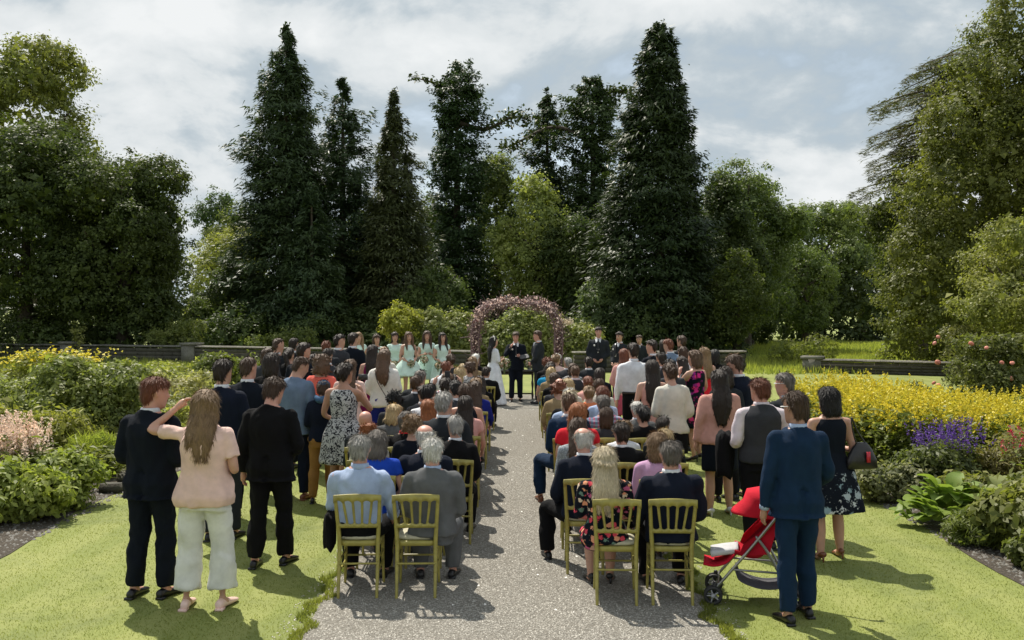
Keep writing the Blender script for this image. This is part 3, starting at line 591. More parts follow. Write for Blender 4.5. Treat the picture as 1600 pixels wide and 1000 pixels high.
# background wood closing the view low down
me = crown_mesh([(x, 0, 1.6 + 1.2 * math.sin(x * 1.3) + .8 * math.sin(x * .47 + 1), 3.2, 2.5, 3.2) for x in np.arange(-52, 52, 3.2)], 4200, 11, .8, .38, .27, 81)
o = link('woodland', me, leaf_mat((0.058, 0.086, 0.033), .4, .2, patch=.2)); o.location = (0, 72, 0); tag(o, 'dark undergrowth and woodland closing the view behind the trees', 'woodland', kind='stuff')
me = crown_mesh([(x, 1.4 * math.sin(x * 2.1), .6 + .5 * math.sin(x * 1.3), 1.7, 1.3, 1.35) for x in np.arange(-30, 10.5, 1.7)], 3000, 15, .42, .17, .115, 82)
o = link('undergrowth', me, leaf_mat((0.062, 0.094, 0.030), .4, .3, patch=.4)); o.location = (0, 46.5, 0); tag(o, 'dark bramble undergrowth at the feet of the trees', 'undergrowth', kind='stuff')
# bramble bank behind the arch
me = crown_mesh([(x, 0, .9 + .35 * math.sin(x * 1.7 + 1), 1.1, .9, 1.15 + .2 * math.sin(x * 2.3)) for x in np.arange(-4.2, 3.2, .85)], 1300, 24, .28, .13, .09, 83)
o = link('leafy_bank', me, leaf_mat((.21, .25, .095), .35, .4, patch=.6)); o.location = (0, 41.2, 0); tag(o, 'sunlit leafy bramble bank behind the flower arch', 'undergrowth', kind='stuff')
broadleaf(-4.7, 40.5, 2.7, 1.0, .8, (0.304, 0.331, 0.076), 84, 'bright yellow-green young tree behind the bridesmaids', 200, 18, .22, .13, .075, z0=.9, nl=9, name='young_tree')
shrub(-15.2, 44.6, 1.5, .8, 1.9, (0.179, 0.221, 0.083), 85, 'pale feathery shrub growing over the far left wall', 200, 14, .25, .20, .04, up=.2)
shrub(-10.3, 43.2, 1.6, .7, 1.5, (0.152, 0.193, 0.069), 86, 'pale leafy shrub behind the left wall near the pier', 200, 14, .25, .14, .06)
shrub(-19.4, 43.8, .35, .3, 1.9, (0.235, 0.262, 0.097), 87, 'single pale sapling sprouting in front of the far left wall', 30, 12, .2, .14, .08)
shrub(14.6, 31.5, 1.4, 1.0, 2.0, (0.152, 0.166, 0.069), 88, 'tangled pale bush below the big tree behind the low right wall', 260, 16, .24, .10, .05)
shrub(12.2, 43, 1.8, .8, 1.0, (0.166, 0.200, 0.062), 89, 'low rough bush in the sunny meadow', 160, 14, .22, .12, .05)

# meadow grass
def tallgrass(n, xr, yr, h, w, seed, cond=None):
    r_ = np.random.default_rng(seed); x = r_.uniform(xr[0], xr[1], n); y = r_.uniform(yr[0], yr[1], n)
    if cond is not None: k = cond(x, y); x, y = x[k], y[k]
    n = len(x); a = r_.uniform(0, 6.28, n); hh = h * r_.uniform(.5, 1.3, n) * (1 + .35 * np.sin(x * 1.3) * np.sin(y * .9)); l = r_.normal(0, .25, (n, 2)) * hh[:, None]; ca, sa = np.cos(a) * w, np.sin(a) * w
    z = np.zeros(n); V = np.stack([np.stack([x - ca, y - sa, z], -1), np.stack([x + ca, y + sa, z], -1), np.stack([x + l[:, 0], y + l[:, 1], hh], -1)], 1)
    return V.reshape(-1, 3), np.arange(n * 3).reshape(-1, 3)
V, T = tallgrass(60000, (8, 34), (35.5, 66), .22, .028, 91, lambda x, y: (x > 8.2 + (y - 36) * .05)); tag(link('meadow_grass', raw_mesh('meadow_grass', V, T, False), leaf_mat((.30, .35, .10), .3, .45, patch=.3, name='grass')), 'bright tall grass of the sunny meadow at right', 'grass', kind='stuff')
V, T = tallgrass(26000, (-28, -2), (36, 45), .30, .02, 92, lambda x, y: y < 45 - (x + 28) * .3); tag(link('rough_grass', raw_mesh('rough_grass', V, T, False), leaf_mat((.17, .21, .06), .35, .35, patch=.3, name='grass')), 'rough grass in front of the left wall', 'grass', kind='stuff')

# ------------------------------------------------------------------ people
BASEH = {'m': 1.78, 'f': 1.66, 'c': 1.66}
TOR = {  # z, half width, half depth, centre y
 'm': [(.84, .150, .100, .0), (.93, .172, .118, -.008), (1.02, .162, .112, .0), (1.10, .150, .106, .005), (1.20, .150, .112, .0), (1.32, .162, .120, -.005), (1.40, .158, .108, -.010), (1.45, .125, .082, -.012), (1.50, .095, .070, -.010)],
 'f': [(.77, .150, .105, .0), (.86, .176, .120, -.012), (.95, .152, .106, -.004), (1.04, .124, .090, .002), (1.13, .132, .100, .004), (1.22, .140, .122, .010), (1.30, .138, .102, .0), (1.35, .115, .078, -.010), (1.40, .078, .062, -.010)]}
SK = {
 'm': dict(sh=(.186, -.012, 1.412), hip=.088, hz=.93, knee=.50, ank=.085, up=.295, fo=.262, ra=(.052, .048, .040, .028), rl=(.086, .074, .056, .056, .040), neck=(1.50, .060), head=(.015, 1.655), hs=1.035),
 'f': dict(sh=(.158, -.008, 1.330), hip=.084, hz=.86, knee=.46, ank=.075, up=.27, fo=.235, ra=(.043, .040, .033, .024), rl=(.084, .070, .050, .051, .032), neck=(1.40, .050), head=(.018, 1.545), hs=1.005)}
SK['c'] = SK['f']; TOR['c'] = TOR['f']
HEADR = [(-.118, .022, .078, .040), (-.106, .040, .088, .010), (-.085, .051, .089, -.025), (-.055, .060, .087, -.062), (-.02, .067, .087, -.086), (.012, .072, .085, -.097),
         (.042, .076, .087, -.100), (.07, .072, .078, -.092), (.092, .058, .058, -.074), (.108, .036, .030, -.046), (.115, .014, .004, -.02)]
ARM = {  # direction of upper arm, direction of forearm (x outward, y forward, z up), hand curl
 'down': ((.215, -.04, -1), (.06, .20, -1)), 'down2': ((.20, .02, -1), (.02, .30, -1)), 'clasp': ((.24, .05, -1), (-.62, .62, -.52)),
 'back': ((.24, -.22, -1), (-.52, -.35, -.62)), 'bent': ((.18, -.02, -1), (-.35, 1, -.05)), 'hold': ((.22, .12, -1), (-.55, .85, .18)),
 'face': ((.30, .55, -.75), (-.62, .30, 1.0)), 'phone': ((.25, .75, -.45), (-.45, .45, .95)), 'brow': ((.95, .30, .08), (-.72, .38, .78)),
 'lap': ((.14, .18, -1), (-.42, .85, -.42)), 'pocket': ((.34, -.12, -1), (-.18, .22, -1)), 'relax': ((.24, .18, -1), (-.10, .85, -.55)),
 'hip': ((.55, -.25, -.9), (-.65, .55, -.5)), 'phonehi': ((.22, .9, .05), (-.30, .35, 1)), 'side': ((.35, .0, -1), (.25, .45, -.8))}
def frame_pose(sex, seated, lean=0.0, bow=0.0, yaw=0.0):
    """returns functions mapping torso points and head points into the posed body"""
    k = SK[sex]; dz = (-.405 if sex == 'm' else -.345) if seated else 0.0
    hz = k['hz']
    def tor(p):
        p = np.array(p, float); q = p.copy(); q[..., 1] = p[..., 1] + (p[..., 2] - hz) * lean; q[..., 2] = p[..., 2] + dz - abs(lean) * .12 * (p[..., 2] - hz); return q
    nk = tor([0, -.005, k['neck'][0] + .01])
    Mh = rotm('Z', yaw) @ rotm('X', -bow)
    def head(p):
        p = np.array(p, float) * k['hs']; c = np.array([0, k['head'][0], k['head'][1] - k['neck'][0] - .01])
        return (p + c) @ Mh.T + nk
    return tor, head, dz
def unit(v):
    v = np.array(v, float); return v / np.linalg.norm(v)
def arm_pts(sex, side, pose, tor):
    k = SK[sex]; s = np.array([side, 1, 1]); a = ARM[pose]
    S = tor(np.array(k['sh']) * s); E = S + unit(np.array(a[0]) * s) * k['up']; W = E + unit(np.array(a[1]) * s) * k['fo']
    return S, E, W
def leg_pts(sex, side, seated, stance=0.0, cross=0, legs=None):
    k = SK[sex]
    if seated:
        dz = (-.405 if sex == 'm' else -.345)
        H = np.array([side * k['hip'], .0, k['hz'] + dz - .01]); sp = .15 if sex == 'm' else .085
        K = np.array([side * sp, .43, .50 if sex == 'm' else .49]); A = np.array([side * (sp - .01), .40, k['ank']])
        if legs == 'out' and side == -1: K = np.array([-.34, .40, .51]); A = np.array([-.33, .33, k['ank']])
        return H, K, A
    H = np.array([side * k['hip'], 0, k['hz'] - .03])
    f = stance * side
    sp = .012 if stance == .1 else 0; K = np.array([side * (k['hip'] + .012 + sp), .02 + f * .10, k['knee']]); A = np.array([side * (k['hip'] + .025 + sp), -.02 + f * .16, k['ank']])
    return H, K, A
def limb_leg(mb, H, K, A, r, off=0.0, n=12, flare=None, bottom=None):
    P = [H, H * .5 + K * .5, K, K * .55 + A * .45, A]; rr = [r[0] + off, r[1] + off, r[2] + off, r[3] + off, r[4] + off]
    if flare: rr = [r[0] + off, r[1] + off, r[2] + off + flare[0], r[3] + off + flare[1], r[4] + off + flare[2]]
    mb.tube(P, rr, n=n, sub=4)
def hand(mb, W, d, side, fine, sc=1.0, curl=.5):
    """palm, four fingers and thumb beyond the wrist W along direction d"""
    d = unit(d); inn = np.array([-side, .15, 0.]); inn = unit(inn - d * inn.dot(d)); lat = np.cross(d, inn) * side   # lat: towards the thumb side
    if lat[1] < 0 and abs(d[2]) > .6: lat = -lat
    m = 8 if fine else 6
    mb.tube([W - d * .015, W + d * .035 * sc, W + d * .075 * sc], [.024 * sc, .031 * sc, .030 * sc], n=m, sub=2)
    for i, L in enumerate((.072, .080, .075, .058)):
        o = lat * (.026 - .0175 * i) * sc
        a = W + d * .082 * sc + o; b = a + (d + inn * curl * .5) * L * .5 * sc; c = b + (d * .6 + inn * curl * 1.6) * L * .42 * sc
        mb.tube([a, b, c], [.0095 * sc, .0088 * sc, .0072 * sc], n=6 if fine else 4, sub=1)
    a = W + d * .028 * sc + lat * .026 * sc; b = a + (d * .55 + lat * .7 + inn * .25) * .036 * sc; c = b + (d * .9 + inn * .3) * .03 * sc
    mb.tube([a, b, c], [.0125 * sc, .0105 * sc, .008 * sc], n=6 if fine else 4, sub=1)
def ellipse_ring(z, hw, yf, yb, n=24, p=2.2):
    a = np.arange(n) / n * 2 * np.pi; c, s = np.cos(a), np.sin(a)
    c = np.sign(c) * abs(c) ** (2 / p); s = np.sign(s) * abs(s) ** (2 / p)
    return np.stack([hw * c, (yf + yb) / 2 + (yf - yb) / 2 * s, np.full(n, z)], -1)
PROTO = {}     # key -> dict(V, F, vox, post)
def want(key, fn):
    if key not in PROTO: PROTO[key] = fn()
    return key
class Pr: pass
def proto(mb, vox, smooth=4, amp=0.0, fs=9.0, seed=0, extra=None, hairlike=False, stretch=(1, 1, 1)):
    p = Pr(); p.V, p.F = mb.data(); p.vox = vox; p.smooth = smooth; p.amp = amp; p.fs = fs; p.seed = seed; p.extra = extra; p.hair = hairlike; p.curly = False; p.dec = .5 if vox < .015 else .38; p.st = stretch; p.mesh = None
    return p
def torso_rings(sex, tor, off, z0, z1, n=24, flare=0.0, belly=0.0, straight=0.0):
    T = np.array(TOR[sex]); zs = np.arange(z0, z1 + 1e-6, .03); zs[-1] = z1; o = []
    for z in zs:
        hw, hd, cy_ = (np.interp(z, T[:, 0], T[:, i]) for i in (1, 2, 3))
        if z < T[0, 0]: hw, hd = T[1, 1], T[1, 2]
        mz = (T[3, 0]); wz_ = math.exp(-((z - mz) / .14) ** 2)
        hw += straight * wz_; hd += belly * math.exp(-((z - mz - .02) / .16) ** 2)
        cy2 = cy_ + belly * .6 * math.exp(-((z - mz - .02) / .16) ** 2)
        fl = flare * max(0, (T[2, 0] - z)) / .2
        top = min(1, max(0, (T[-1, 0] - z) / .06)); of = off * (.4 + .6 * top)
        o.append(tor(ellipse_ring(z, hw + of + fl, cy2 + hd + of + fl * .6, cy2 - hd - of - fl * .6, n, 2.35)))
    return np.array(o)
def head_mb(mb, head, face=True):
    mb.rings(np.array([head(ellipse_ring(z, hw, yf, yb, 22, 2.15)) for z, hw, yf, yb in HEADR]))
    # nose, brow, ears, chin
    mb.tube(head([[0, .080, .028], [0, .094, .002], [0, .103, -.022]]), [.008, .010, .013], n=6, sub=2)
    mb.tube(head([[-.014, .090, -.026], [.014, .090, -.026]]), [.009, .009], n=6, sub=1)
    mb.tube(head([[-.034, .079, .030], [0, .087, .028], [.034, .079, .030]]), [.008, .008, .008], n=6, sub=1)
    mb.tube(head([[-.022, .084, -.062], [0, .089, -.060], [.022, .084, -.062]]), [.007, .009, .007], n=6, sub=1)
    for s in (-1, 1):
        mb.ell(head([s * .077, -.006, -.002]), (.009, .018, .031), n=8, k=4)
def body_proto(sex, seated, arms, yawq, bowq, lean, bare, vox, legs=None, stance=0, handsfine=True):
    k = SK[sex]; tor, head, dz = frame_pose(sex, seated, lean, bowq, yawq); mb = MB()
    mb.rings(torso_rings(sex, tor, -.004 if 'chest' in bare else -.014, TOR[sex][0][0], TOR[sex][-1][0]))
    nk = tor([0, -.006, k['neck'][0] - .05]); mb.tube([nk, tor([0, -.008, k['neck'][0]]) , head([0, -.020, -.035])], [k['neck'][1] * 1.15, k['neck'][1], k['neck'][1] * .95], n=12, sub=3)
    head_mb(mb, head)
    hands = MB()
    for side, ap in ((-1, arms[0]), (1, arms[1])):
        S, E, W = arm_pts(sex, side, ap, tor); r = k['ra']; o = 0 if 'arms' in bare else -.012
        mb.tube([S * .9 + tor([0, 0, S[2] - dz]) * .1 if False else S, S * .5 + E * .5, E, E * .5 + W * .5, W], [r[0], r[1] + o, r[2] + o * .6, (r[2] + r[3]) * .5, r[3]], n=10, sub=3)
        mb.tube([tor([side * .035, -.014, k['sh'][2] + .062]), tor([side * k['sh'][0] * .5, -.012, k['sh'][2] + .018]), S], [.026, .036, r[0]], n=10)
        hand(hands, W, W - E, side, handsfine, .95 if sex == 'm' else .85, .35)
    for side in (-1, 1):
        H, K, A = leg_pts(sex, side, seated, stance, legs=legs)
        limb_leg(mb, H, K, A, k['rl'], 0 if 'legs' in bare else -.014)
        # foot
        mb.tube([A, A + [side * .004, .03, -.035], A + [side * .015, .13, -.05]], [k['rl'][4] * .9, .036, .022], n=8, sub=2)
    p = proto(mb, vox, 3); p.extra = hands.data(); p.dec = .42 if vox < .015 else .32; return p
def jacket_proto(sex, seated, arms, lean, hem, off, vox, style, seed, belly=0.0):
    k = SK[sex]; tor, head, dz = frame_pose(sex, seated, lean); mb = MB(); sl = style
    z0 = hem if not seated else max(hem, k['hz'] - .02)
    mb.rings(torso_rings(sex, tor, off, z0, TOR[sex][-1][0] - .004, flare={'jacket': .035, 'blouse': .015, 'loose': .03}.get(sl, 0.0), straight=.010 if sl in ('jacket',) else (.012 if sl in ('loose', 'blouse') else .004), belly=belly))
    r = k['ra']
    if sl in ('jacket', 'shirt', 'loose', 'halfsleeve', 'longtop', 'elbow', 'blouse'):
        ex = {'jacket': (.014, .017, .016, .017, .018), 'shirt': (.007, .013, .013, .016, .010), 'longtop': (.008,) * 5}.get(sl, (.014, .018, .02, .02, .02))
        for side, ap in ((-1, arms[0]), (1, arms[1])):
            S, E, W = arm_pts(sex, side, ap, tor)
            We = W - unit(W - E) * .015
            if sl == 'blouse': pts, rr = [S, S * .6 + E * .4, S * .35 + E * .65], [r[0] + .010, r[1] + .018, r[1] + .022]
            elif sl == 'halfsleeve': pts, rr = [S, S * .6 + E * .4], [r[0] + .014, r[1] + .020]
            elif sl == 'elbow' : pts, rr = [S, S * .5 + E * .5, E * .9 + S * .1], [r[0] + .012, r[1] + .016, r[2] + .022]
            else: pts, rr = [S, S * .5 + E * .5, E, E * .5 + We * .5, We], [r[0] + ex[0], r[1] + ex[1], r[2] + ex[2], (r[2] + r[3]) * .5 + ex[3], r[3] + ex[4]]
            mb.tube(pts, rr, n=14, sub=4, flat=True)
            zt = k['sh'][2]
            mb.tube([tor([side * .04, -.014, zt + .058]), tor([side * k['sh'][0] * .55, -.014, zt + .026]), S], [.038, .044, r[0] + ex[0]], n=12, sub=3)
    if sl in ('jacket', 'waistcoat'):   # turned collar round the neck
        a = np.linspace(-2.55, 2.55, 15); zt = k['neck'][0]
        P = [tor([math.sin(t) * .070, -.012 - math.cos(t) * .066, zt + .008 - (1 - math.cos(t)) * .024]) for t in a]
        mb.tube(P, [.016] * len(P), n=6, sub=1)
    p = proto(mb, vox, 3, amp={'jacket': .010, 'shirt': .012, 'loose': .011, 'blouse': .010}.get(sl, .006), fs=8.5, seed=seed, stretch=(1, 1, .6))
    if sl == 'jacket' and not seated: p.groove = (z0 + .30)
    return p
def collar_proto(sex, seated, lean, vox):
    k = SK[sex]; tor, head, dz = frame_pose(sex, seated, lean); zt = k['neck'][0]; n = 20; o = []
    for rr, z in ((.060, zt - .02), (.072, zt - .02), (.070, zt + .015), (.066, zt + .036), (.060, zt + .036), (.060, zt + .0)):
        a = np.arange(n) / n * 2 * np.pi
        o.append(tor(np.stack([rr * k['neck'][1] / .058 * np.cos(a), -.010 + rr * k['neck'][1] / .058 * np.sin(a), z - .018 * np.maximum(0, np.sin(a))], -1)))
    mb = MB(); Rg = np.array(o); kk = len(Rg); i = np.arange(kk)[:, None]; j = np.arange(n)[None]; i2 = (i + 1) % kk; j2 = (j + 1) % n
    mb.add(Rg.reshape(-1, 3), np.stack([i * n + j, i * n + j2, i2 * n + j2, i2 * n + j], -1).reshape(-1, 4))
    return proto(mb, 0)
def trousers_proto(sex, seated, vox, seed, stance=0, legs=None, wide=0.0, crop=0.0, flare=0):
    k = SK[sex]; tor, head, dz = frame_pose(sex, seated); mb = MB()
    mb.rings(torso_rings(sex, tor, .008, TOR[sex][0][0] - .01, TOR[sex][2][0] + .02, straight=.0))
    for side in (-1, 1):
        H, K, A = leg_pts(sex, side, seated, stance, legs=legs)
        A2 = A + (K - A) * (crop + .02)
        base = (.010, .013, .018, .019, .025) if not wide else (.008, .008 + wide * .3, .018 + wide * .6, .024 + wide * .6, .046 + wide * .8)
        P = [H, H * .5 + K * .5, K, K * .55 + A2 * .45, A2]; r = k['rl']
        mb.tube(P, [r[0] + base[0], r[1] + base[1], r[2] + base[2], r[3] + base[3], r[4] + base[4]], n=16, sub=5, flat=True)
    p = proto(mb, vox, 3, amp=.011, fs=9, seed=seed, stretch=(1, 1, .8)); p.floor = .02; return p
def skirt_rings(sex, tor, z_top, z_hem, hw0, fl, pleats, pamp, n=72, k=26, off=.01):
    T = np.array(TOR[sex]); o = []; a = np.arange(n) / n * 2 * np.pi
    for i in range(k):
        u = i / (k - 1); z = z_hem + (z_top - z_hem) * u
        hw, hd, cy_ = (np.interp(max(z, .86 if sex != 'm' else .93), T[:, 0], T[:, j]) for j in (1, 2, 3))
        w = 1 - u
        e = off + fl * w ** .9
        pl = pamp * w * (np.cos(a * pleats) + .4 * np.sin(a * (pleats * .5 + 1) + 1.3))
        q = np.stack([(hw + e + pl) * np.cos(a), cy_ + (hd + e * .85 + pl) * np.sin(a), np.full(n, z)], -1); o.append(tor(q))
    return np.array(o)
def dress_proto(sex, seated, arms, lean, vox, z_hem, fl, pleats, pamp, seed, sleeves=None, top=True, z_top=None, off=.008, waistz=None):
    k = SK[sex]; tor, head, dz = frame_pose(sex, seated, lean if top else 0); mb = MB(); T = TOR[sex]
    wzz = waistz or T[3][0]
    if seated:
        z_b = k['hz'] - .03
        if top: mb.rings(torso_rings(sex, tor, off, z_b, T[-1][0] - .03))
        ps = []
        for side in (-1, 1):
            H, K, A = leg_pts(sex, side, True)
            K2 = K + (A - K) * .12 + [0, .0, 0]
            mb.tube([H, H * .5 + K * .5, K2], [.105, .10, .085], n=14, sub=4)
        mb.tube([[0, 0, k['hz'] + dz], [0, .2, .50], [0, .40, .47]], [.10, .09, .07], n=12, sub=3)
    else:
        if top: mb.rings(torso_rings(sex, tor, off, wzz - .03, T[-1][0] - .035))
        mb.rings(skirt_rings(sex, tor, (wzz if top else (z_top or T[2][0] + .02)), z_hem, 0, fl, pleats, pamp, off=off))
    if top and sleeves:
        r = k['ra']
        for side, ap in ((-1, arms[0]), (1, arms[1])):
            S, E, W = arm_pts(sex, side, ap, tor)
            if sleeves == 'short': mb.tube([S, S * .72 + E * .28], [r[0] + .004, r[1] + .008], n=12, sub=2, flat=True)
            elif sleeves == 'elbow': mb.tube([S, S * .5 + E * .5, E], [r[0] + .01, r[1] + .012, r[2] + .012], n=12, sub=2)
            else: mb.tube([S, S * .5 + E * .5, E, W], [r[0] + .01, r[1] + .01, r[2] + .01, r[3] + .01], n=12, sub=2)
            mb.tube([tor([side * .06, -.012, k['sh'][2] + .03]), S], [.036, r[0] + .004], n=10)
    elif top:
        for side in (-1, 1):
            mb.tube([tor([side * .075, -.03, k['sh'][2] - .01]), tor([side * .095, -.008, k['sh'][2] + .028]), tor([side * .09, .05, k['sh'][2] - .03])], [.026, .026, .026], n=8, sub=3)
    return proto(mb, vox, 2, amp=.003, fs=8, seed=seed)
HAIRS = {
 'short': [(-.080, .046, -.040, -.080), (-.055, .064, -.030, -.097), (-.02, .072, -.012, -.108), (.012, .080, .014, -.112), (.042, .086, .052, -.115), (.070, .086, .088, -.112), (.094, .076, .088, -.098), (.114, .056, .064, -.074), (.128, .030, .030, -.045)],
 'crop': [(-.070, .044, -.050, -.076), (-.045, .064, -.036, -.095), (-.015, .071, -.018, -.104), (.012, .0765, .008, -.106), (.042, .081, .040, -.109), (.070, .080, .074, -.105), (.094, .068, .072, -.088), (.112, .046, .044, -.062), (.122, .02, .015, -.035)],
 'fringe': [(-.065, .050, -.040, -.080), (-.045, .066, -.030, -.096), (-.015, .073, -.014, -.107), (.012, .080, .004, -.110), (.036, .081, -.004, -.108), (.056, .074, -.030, -.103)],
 'bob': [(-.150, .070, -.02, -.100), (-.12, .088, .020, -.118), (-.08, .094, .042, -.124), (-.02, .095, .050, -.122), (.03, .094, .062, -.122), (.065, .090, .086, -.116), (.092, .078, .086, -.100), (.114, .056, .060, -.072), (.128, .03, .026, -.044)],
 'updo': [(-.072, .048, -.035, -.080), (-.045, .066, -.022, -.098), (-.01, .077, .000, -.112), (.025, .083, .030, -.118), (.055, .086, .070, -.118), (.085, .080, .086, -.104), (.110, .058, .064, -.078), (.126, .03, .03, -.048)],
}
def hair_proto(sex, seated, lean, yawq, bowq, style, vox, seed):
    tor, head, dz = frame_pose(sex, seated, lean, bowq, yawq); mb = MB(); base = {'long': 'bob', 'wavy': 'bob', 'curly': 'bob', 'halfup': 'bob', 'ponytail': 'updo', 'curlyup': 'updo', 'curlyshort': 'short', 'messy': 'short', 'halfbald': 'fringe'}.get(style, style)
    Rr = HAIRS[base]
    if style == 'curly': Rr = [(z, w * 1.18, yf + .0, yb * 1.2) for z, w, yf, yb in Rr]
    mb.rings(np.array([head(ellipse_ring(z, w, yf, yb, 26, 2.1)) for z, w, yf, yb in Rr]))
    hsz = SK[sex]['hs']
    if style in ('long', 'wavy', 'halfup'):
        L = {'long': .40, 'wavy': .30, 'halfup': .33}[style]
        top = head([0, -.055, -.06]); nk = tor([0, -.105, SK[sex]['neck'][0] - .07]); b = tor([.02 * math.sin(seed), -.118 - .02 * (seated), SK[sex]['neck'][0] + .06 - L])
        c = [head([0, -.04, .02]), top, nk, b * .5 + nk * .5, b]; W = [.088, .096, .105, .095, .045]; D = [.075, .07, .045, .036, .02]
        C = catmull(c, 4); Wc = catmull(np.array(W)[:, None], 4)[:, 0]; Dc = catmull(np.array(D)[:, None], 4)[:, 0]; n = 26; a = np.arange(n) / n * 2 * np.pi
        ca, sa = math.cos(yawq * .6), math.sin(yawq * .6); o = []
        for i in range(len(C) - 1, -1, -1):
            x = Wc[i] * np.cos(a); y = Dc[i] * np.sin(a)
            o.append(np.stack([C[i][0] + x * ca - y * sa, C[i][1] + x * sa + y * ca, np.full(n, C[i][2]) + (.0 if i < 12 else .02 * np.cos(a * 5 + seed))], -1))
        mb.rings(np.array(o))
    if style == 'halfup':
        mb.tube(head([[-.09, -.03, .03], [-.05, -.115, .005], [0, -.132, -.01], [.05, -.115, .005], [.09, -.03, .03]]), [.010, .014, .018, .014, .010], n=8, sub=3)
    if style in ('curlyup', 'updo') and style == 'curlyup':
        r_ = np.random.default_rng(seed)
        for _ in range(26):
            a, z = r_.uniform(-2.0, 2.0), r_.uniform(-.05, .10); q = [math.sin(a) * .088, -.02 - math.cos(a) * .10, z]
            mb.ell(head(q), (.028, .028, .028), n=8, k=4)
    if style == 'updo': mb.ell(head([0, -.115, .015]), (.045, .035, .04), n=12, k=6)
    if style == 'ponytail':
        mb.tube([head([0, -.10, .04]), head([0, -.15, .01]), tor([0.01, -.13, SK[sex]['neck'][0] - .05]), tor([0.015, -.14, SK[sex]['neck'][0] - .26])], [.025, .035, .040, .016], n=10, sub=5)
    if style in ('curly', 'curlyshort'):
        r_ = np.random.default_rng(seed + 5)
        for _ in range(70 if style == 'curly' else 40):
            a = r_.uniform(-2.3, 2.3); z = r_.uniform(-.15 if style == 'curly' else -.02, .115); rr = (.105 if style == 'curly' else .088) * math.sqrt(max(.15, 1 - (max(z, 0) / .135) ** 2))
            mb.ell(head([math.sin(a) * rr, -.02 - math.cos(a) * rr * 1.1, z]), np.array((.024, .024, .026)) * (1.2 if style == 'curly' else .9), n=7, k=4)
    amp = {'curly': .012, 'curlyup': .008, 'curlyshort': .007, 'messy': .008, 'wavy': .007, 'long': .003, 'halfup': .004}.get(style, .0028)
    p = proto(mb, vox, 2, amp=amp, fs=26, seed=seed, hairlike=True, stretch=(1.6, 1.6, .35) if style not in ('curly', 'curlyup', 'curlyshort') else (1, 1, 1)); p.curly = style.startswith('curly'); return p
def shoe_proto(sex, seated, side, stance, heel=False, legs=None):
    H, K, A = leg_pts(sex, side, seated, stance, legs=legs); mb = MB(); n = 14; o = []; a = np.arange(n) / n * 2 * np.pi
    tz = side * .16
    sc = 1.0 if sex == 'm' else .86; lift = .045 if heel else 0
    # cross sections along the foot, heel to toe: y, half width, height of the top, sole
    for y, w, h, z in ((-.075, .018, .05, .010), (-.065, .030, .075, .003), (-.02, .034, .085, .003), (.04, .036, .075, .003), (.10, .044, .058, .003), (.16, .045, .045, .003), (.20, .034, .034, .005), (.222, .015, .022, .008)):
        up = lift * max(0, (.10 - y) / .17)
        x = w * np.cos(a) * sc; zz_ = z + up + (h - z) * .5 * (1 + np.sin(a)) * (1 if not heel else .75)
        P = np.stack([x, np.full(n, y * sc), zz_], -1); o.append(P)
    V = np.array(o); c, s = math.cos(-tz), math.sin(-tz)
    V = np.stack([V[..., 0] * c - V[..., 1] * s, V[..., 0] * s + V[..., 1] * c, V[..., 2]], -1)[::-1]
    V = V + np.array([A[0], A[1] - .0, 0])
    mb.rings(V)
    if heel: mb.tube([[A[0], A[1] - .055, .05], [A[0], A[1] - .06, .004]], [.012, .007], n=6, sub=1)
    else:
        mb.box((A[0] + side * .0, A[1] - .045, .008), (.031 * sc, .035 * sc, .010))
    return proto(mb, 0)
def cuff_proto(sex, seated, ap, side, lean):
    k = SK[sex]; tor, head, dz = frame_pose(sex, seated, lean); S, E, W = arm_pts(sex, side, ap, tor); d = unit(W - E); mb = MB(); r = k['ra'][3] + .012
    mb.tube([W - d * .03, W + d * .002], [r, r * .98], n=14, sub=1, flat=True); return proto(mb, 0)
def belt_proto(sex):
    k = SK[sex]; tor, head, dz = frame_pose(sex, False); z = TOR[sex][2][0] - .025; mb = MB(); mb.rings(torso_rings(sex, tor, .024, z, z + .032)); return proto(mb, 0)
def sleeves_only(sex, seated, arms, lean, vox, seed, belly=0):
    return jacket_proto(sex, seated, arms, lean, TOR[sex][2][0], .006, vox, 'shirt', seed)
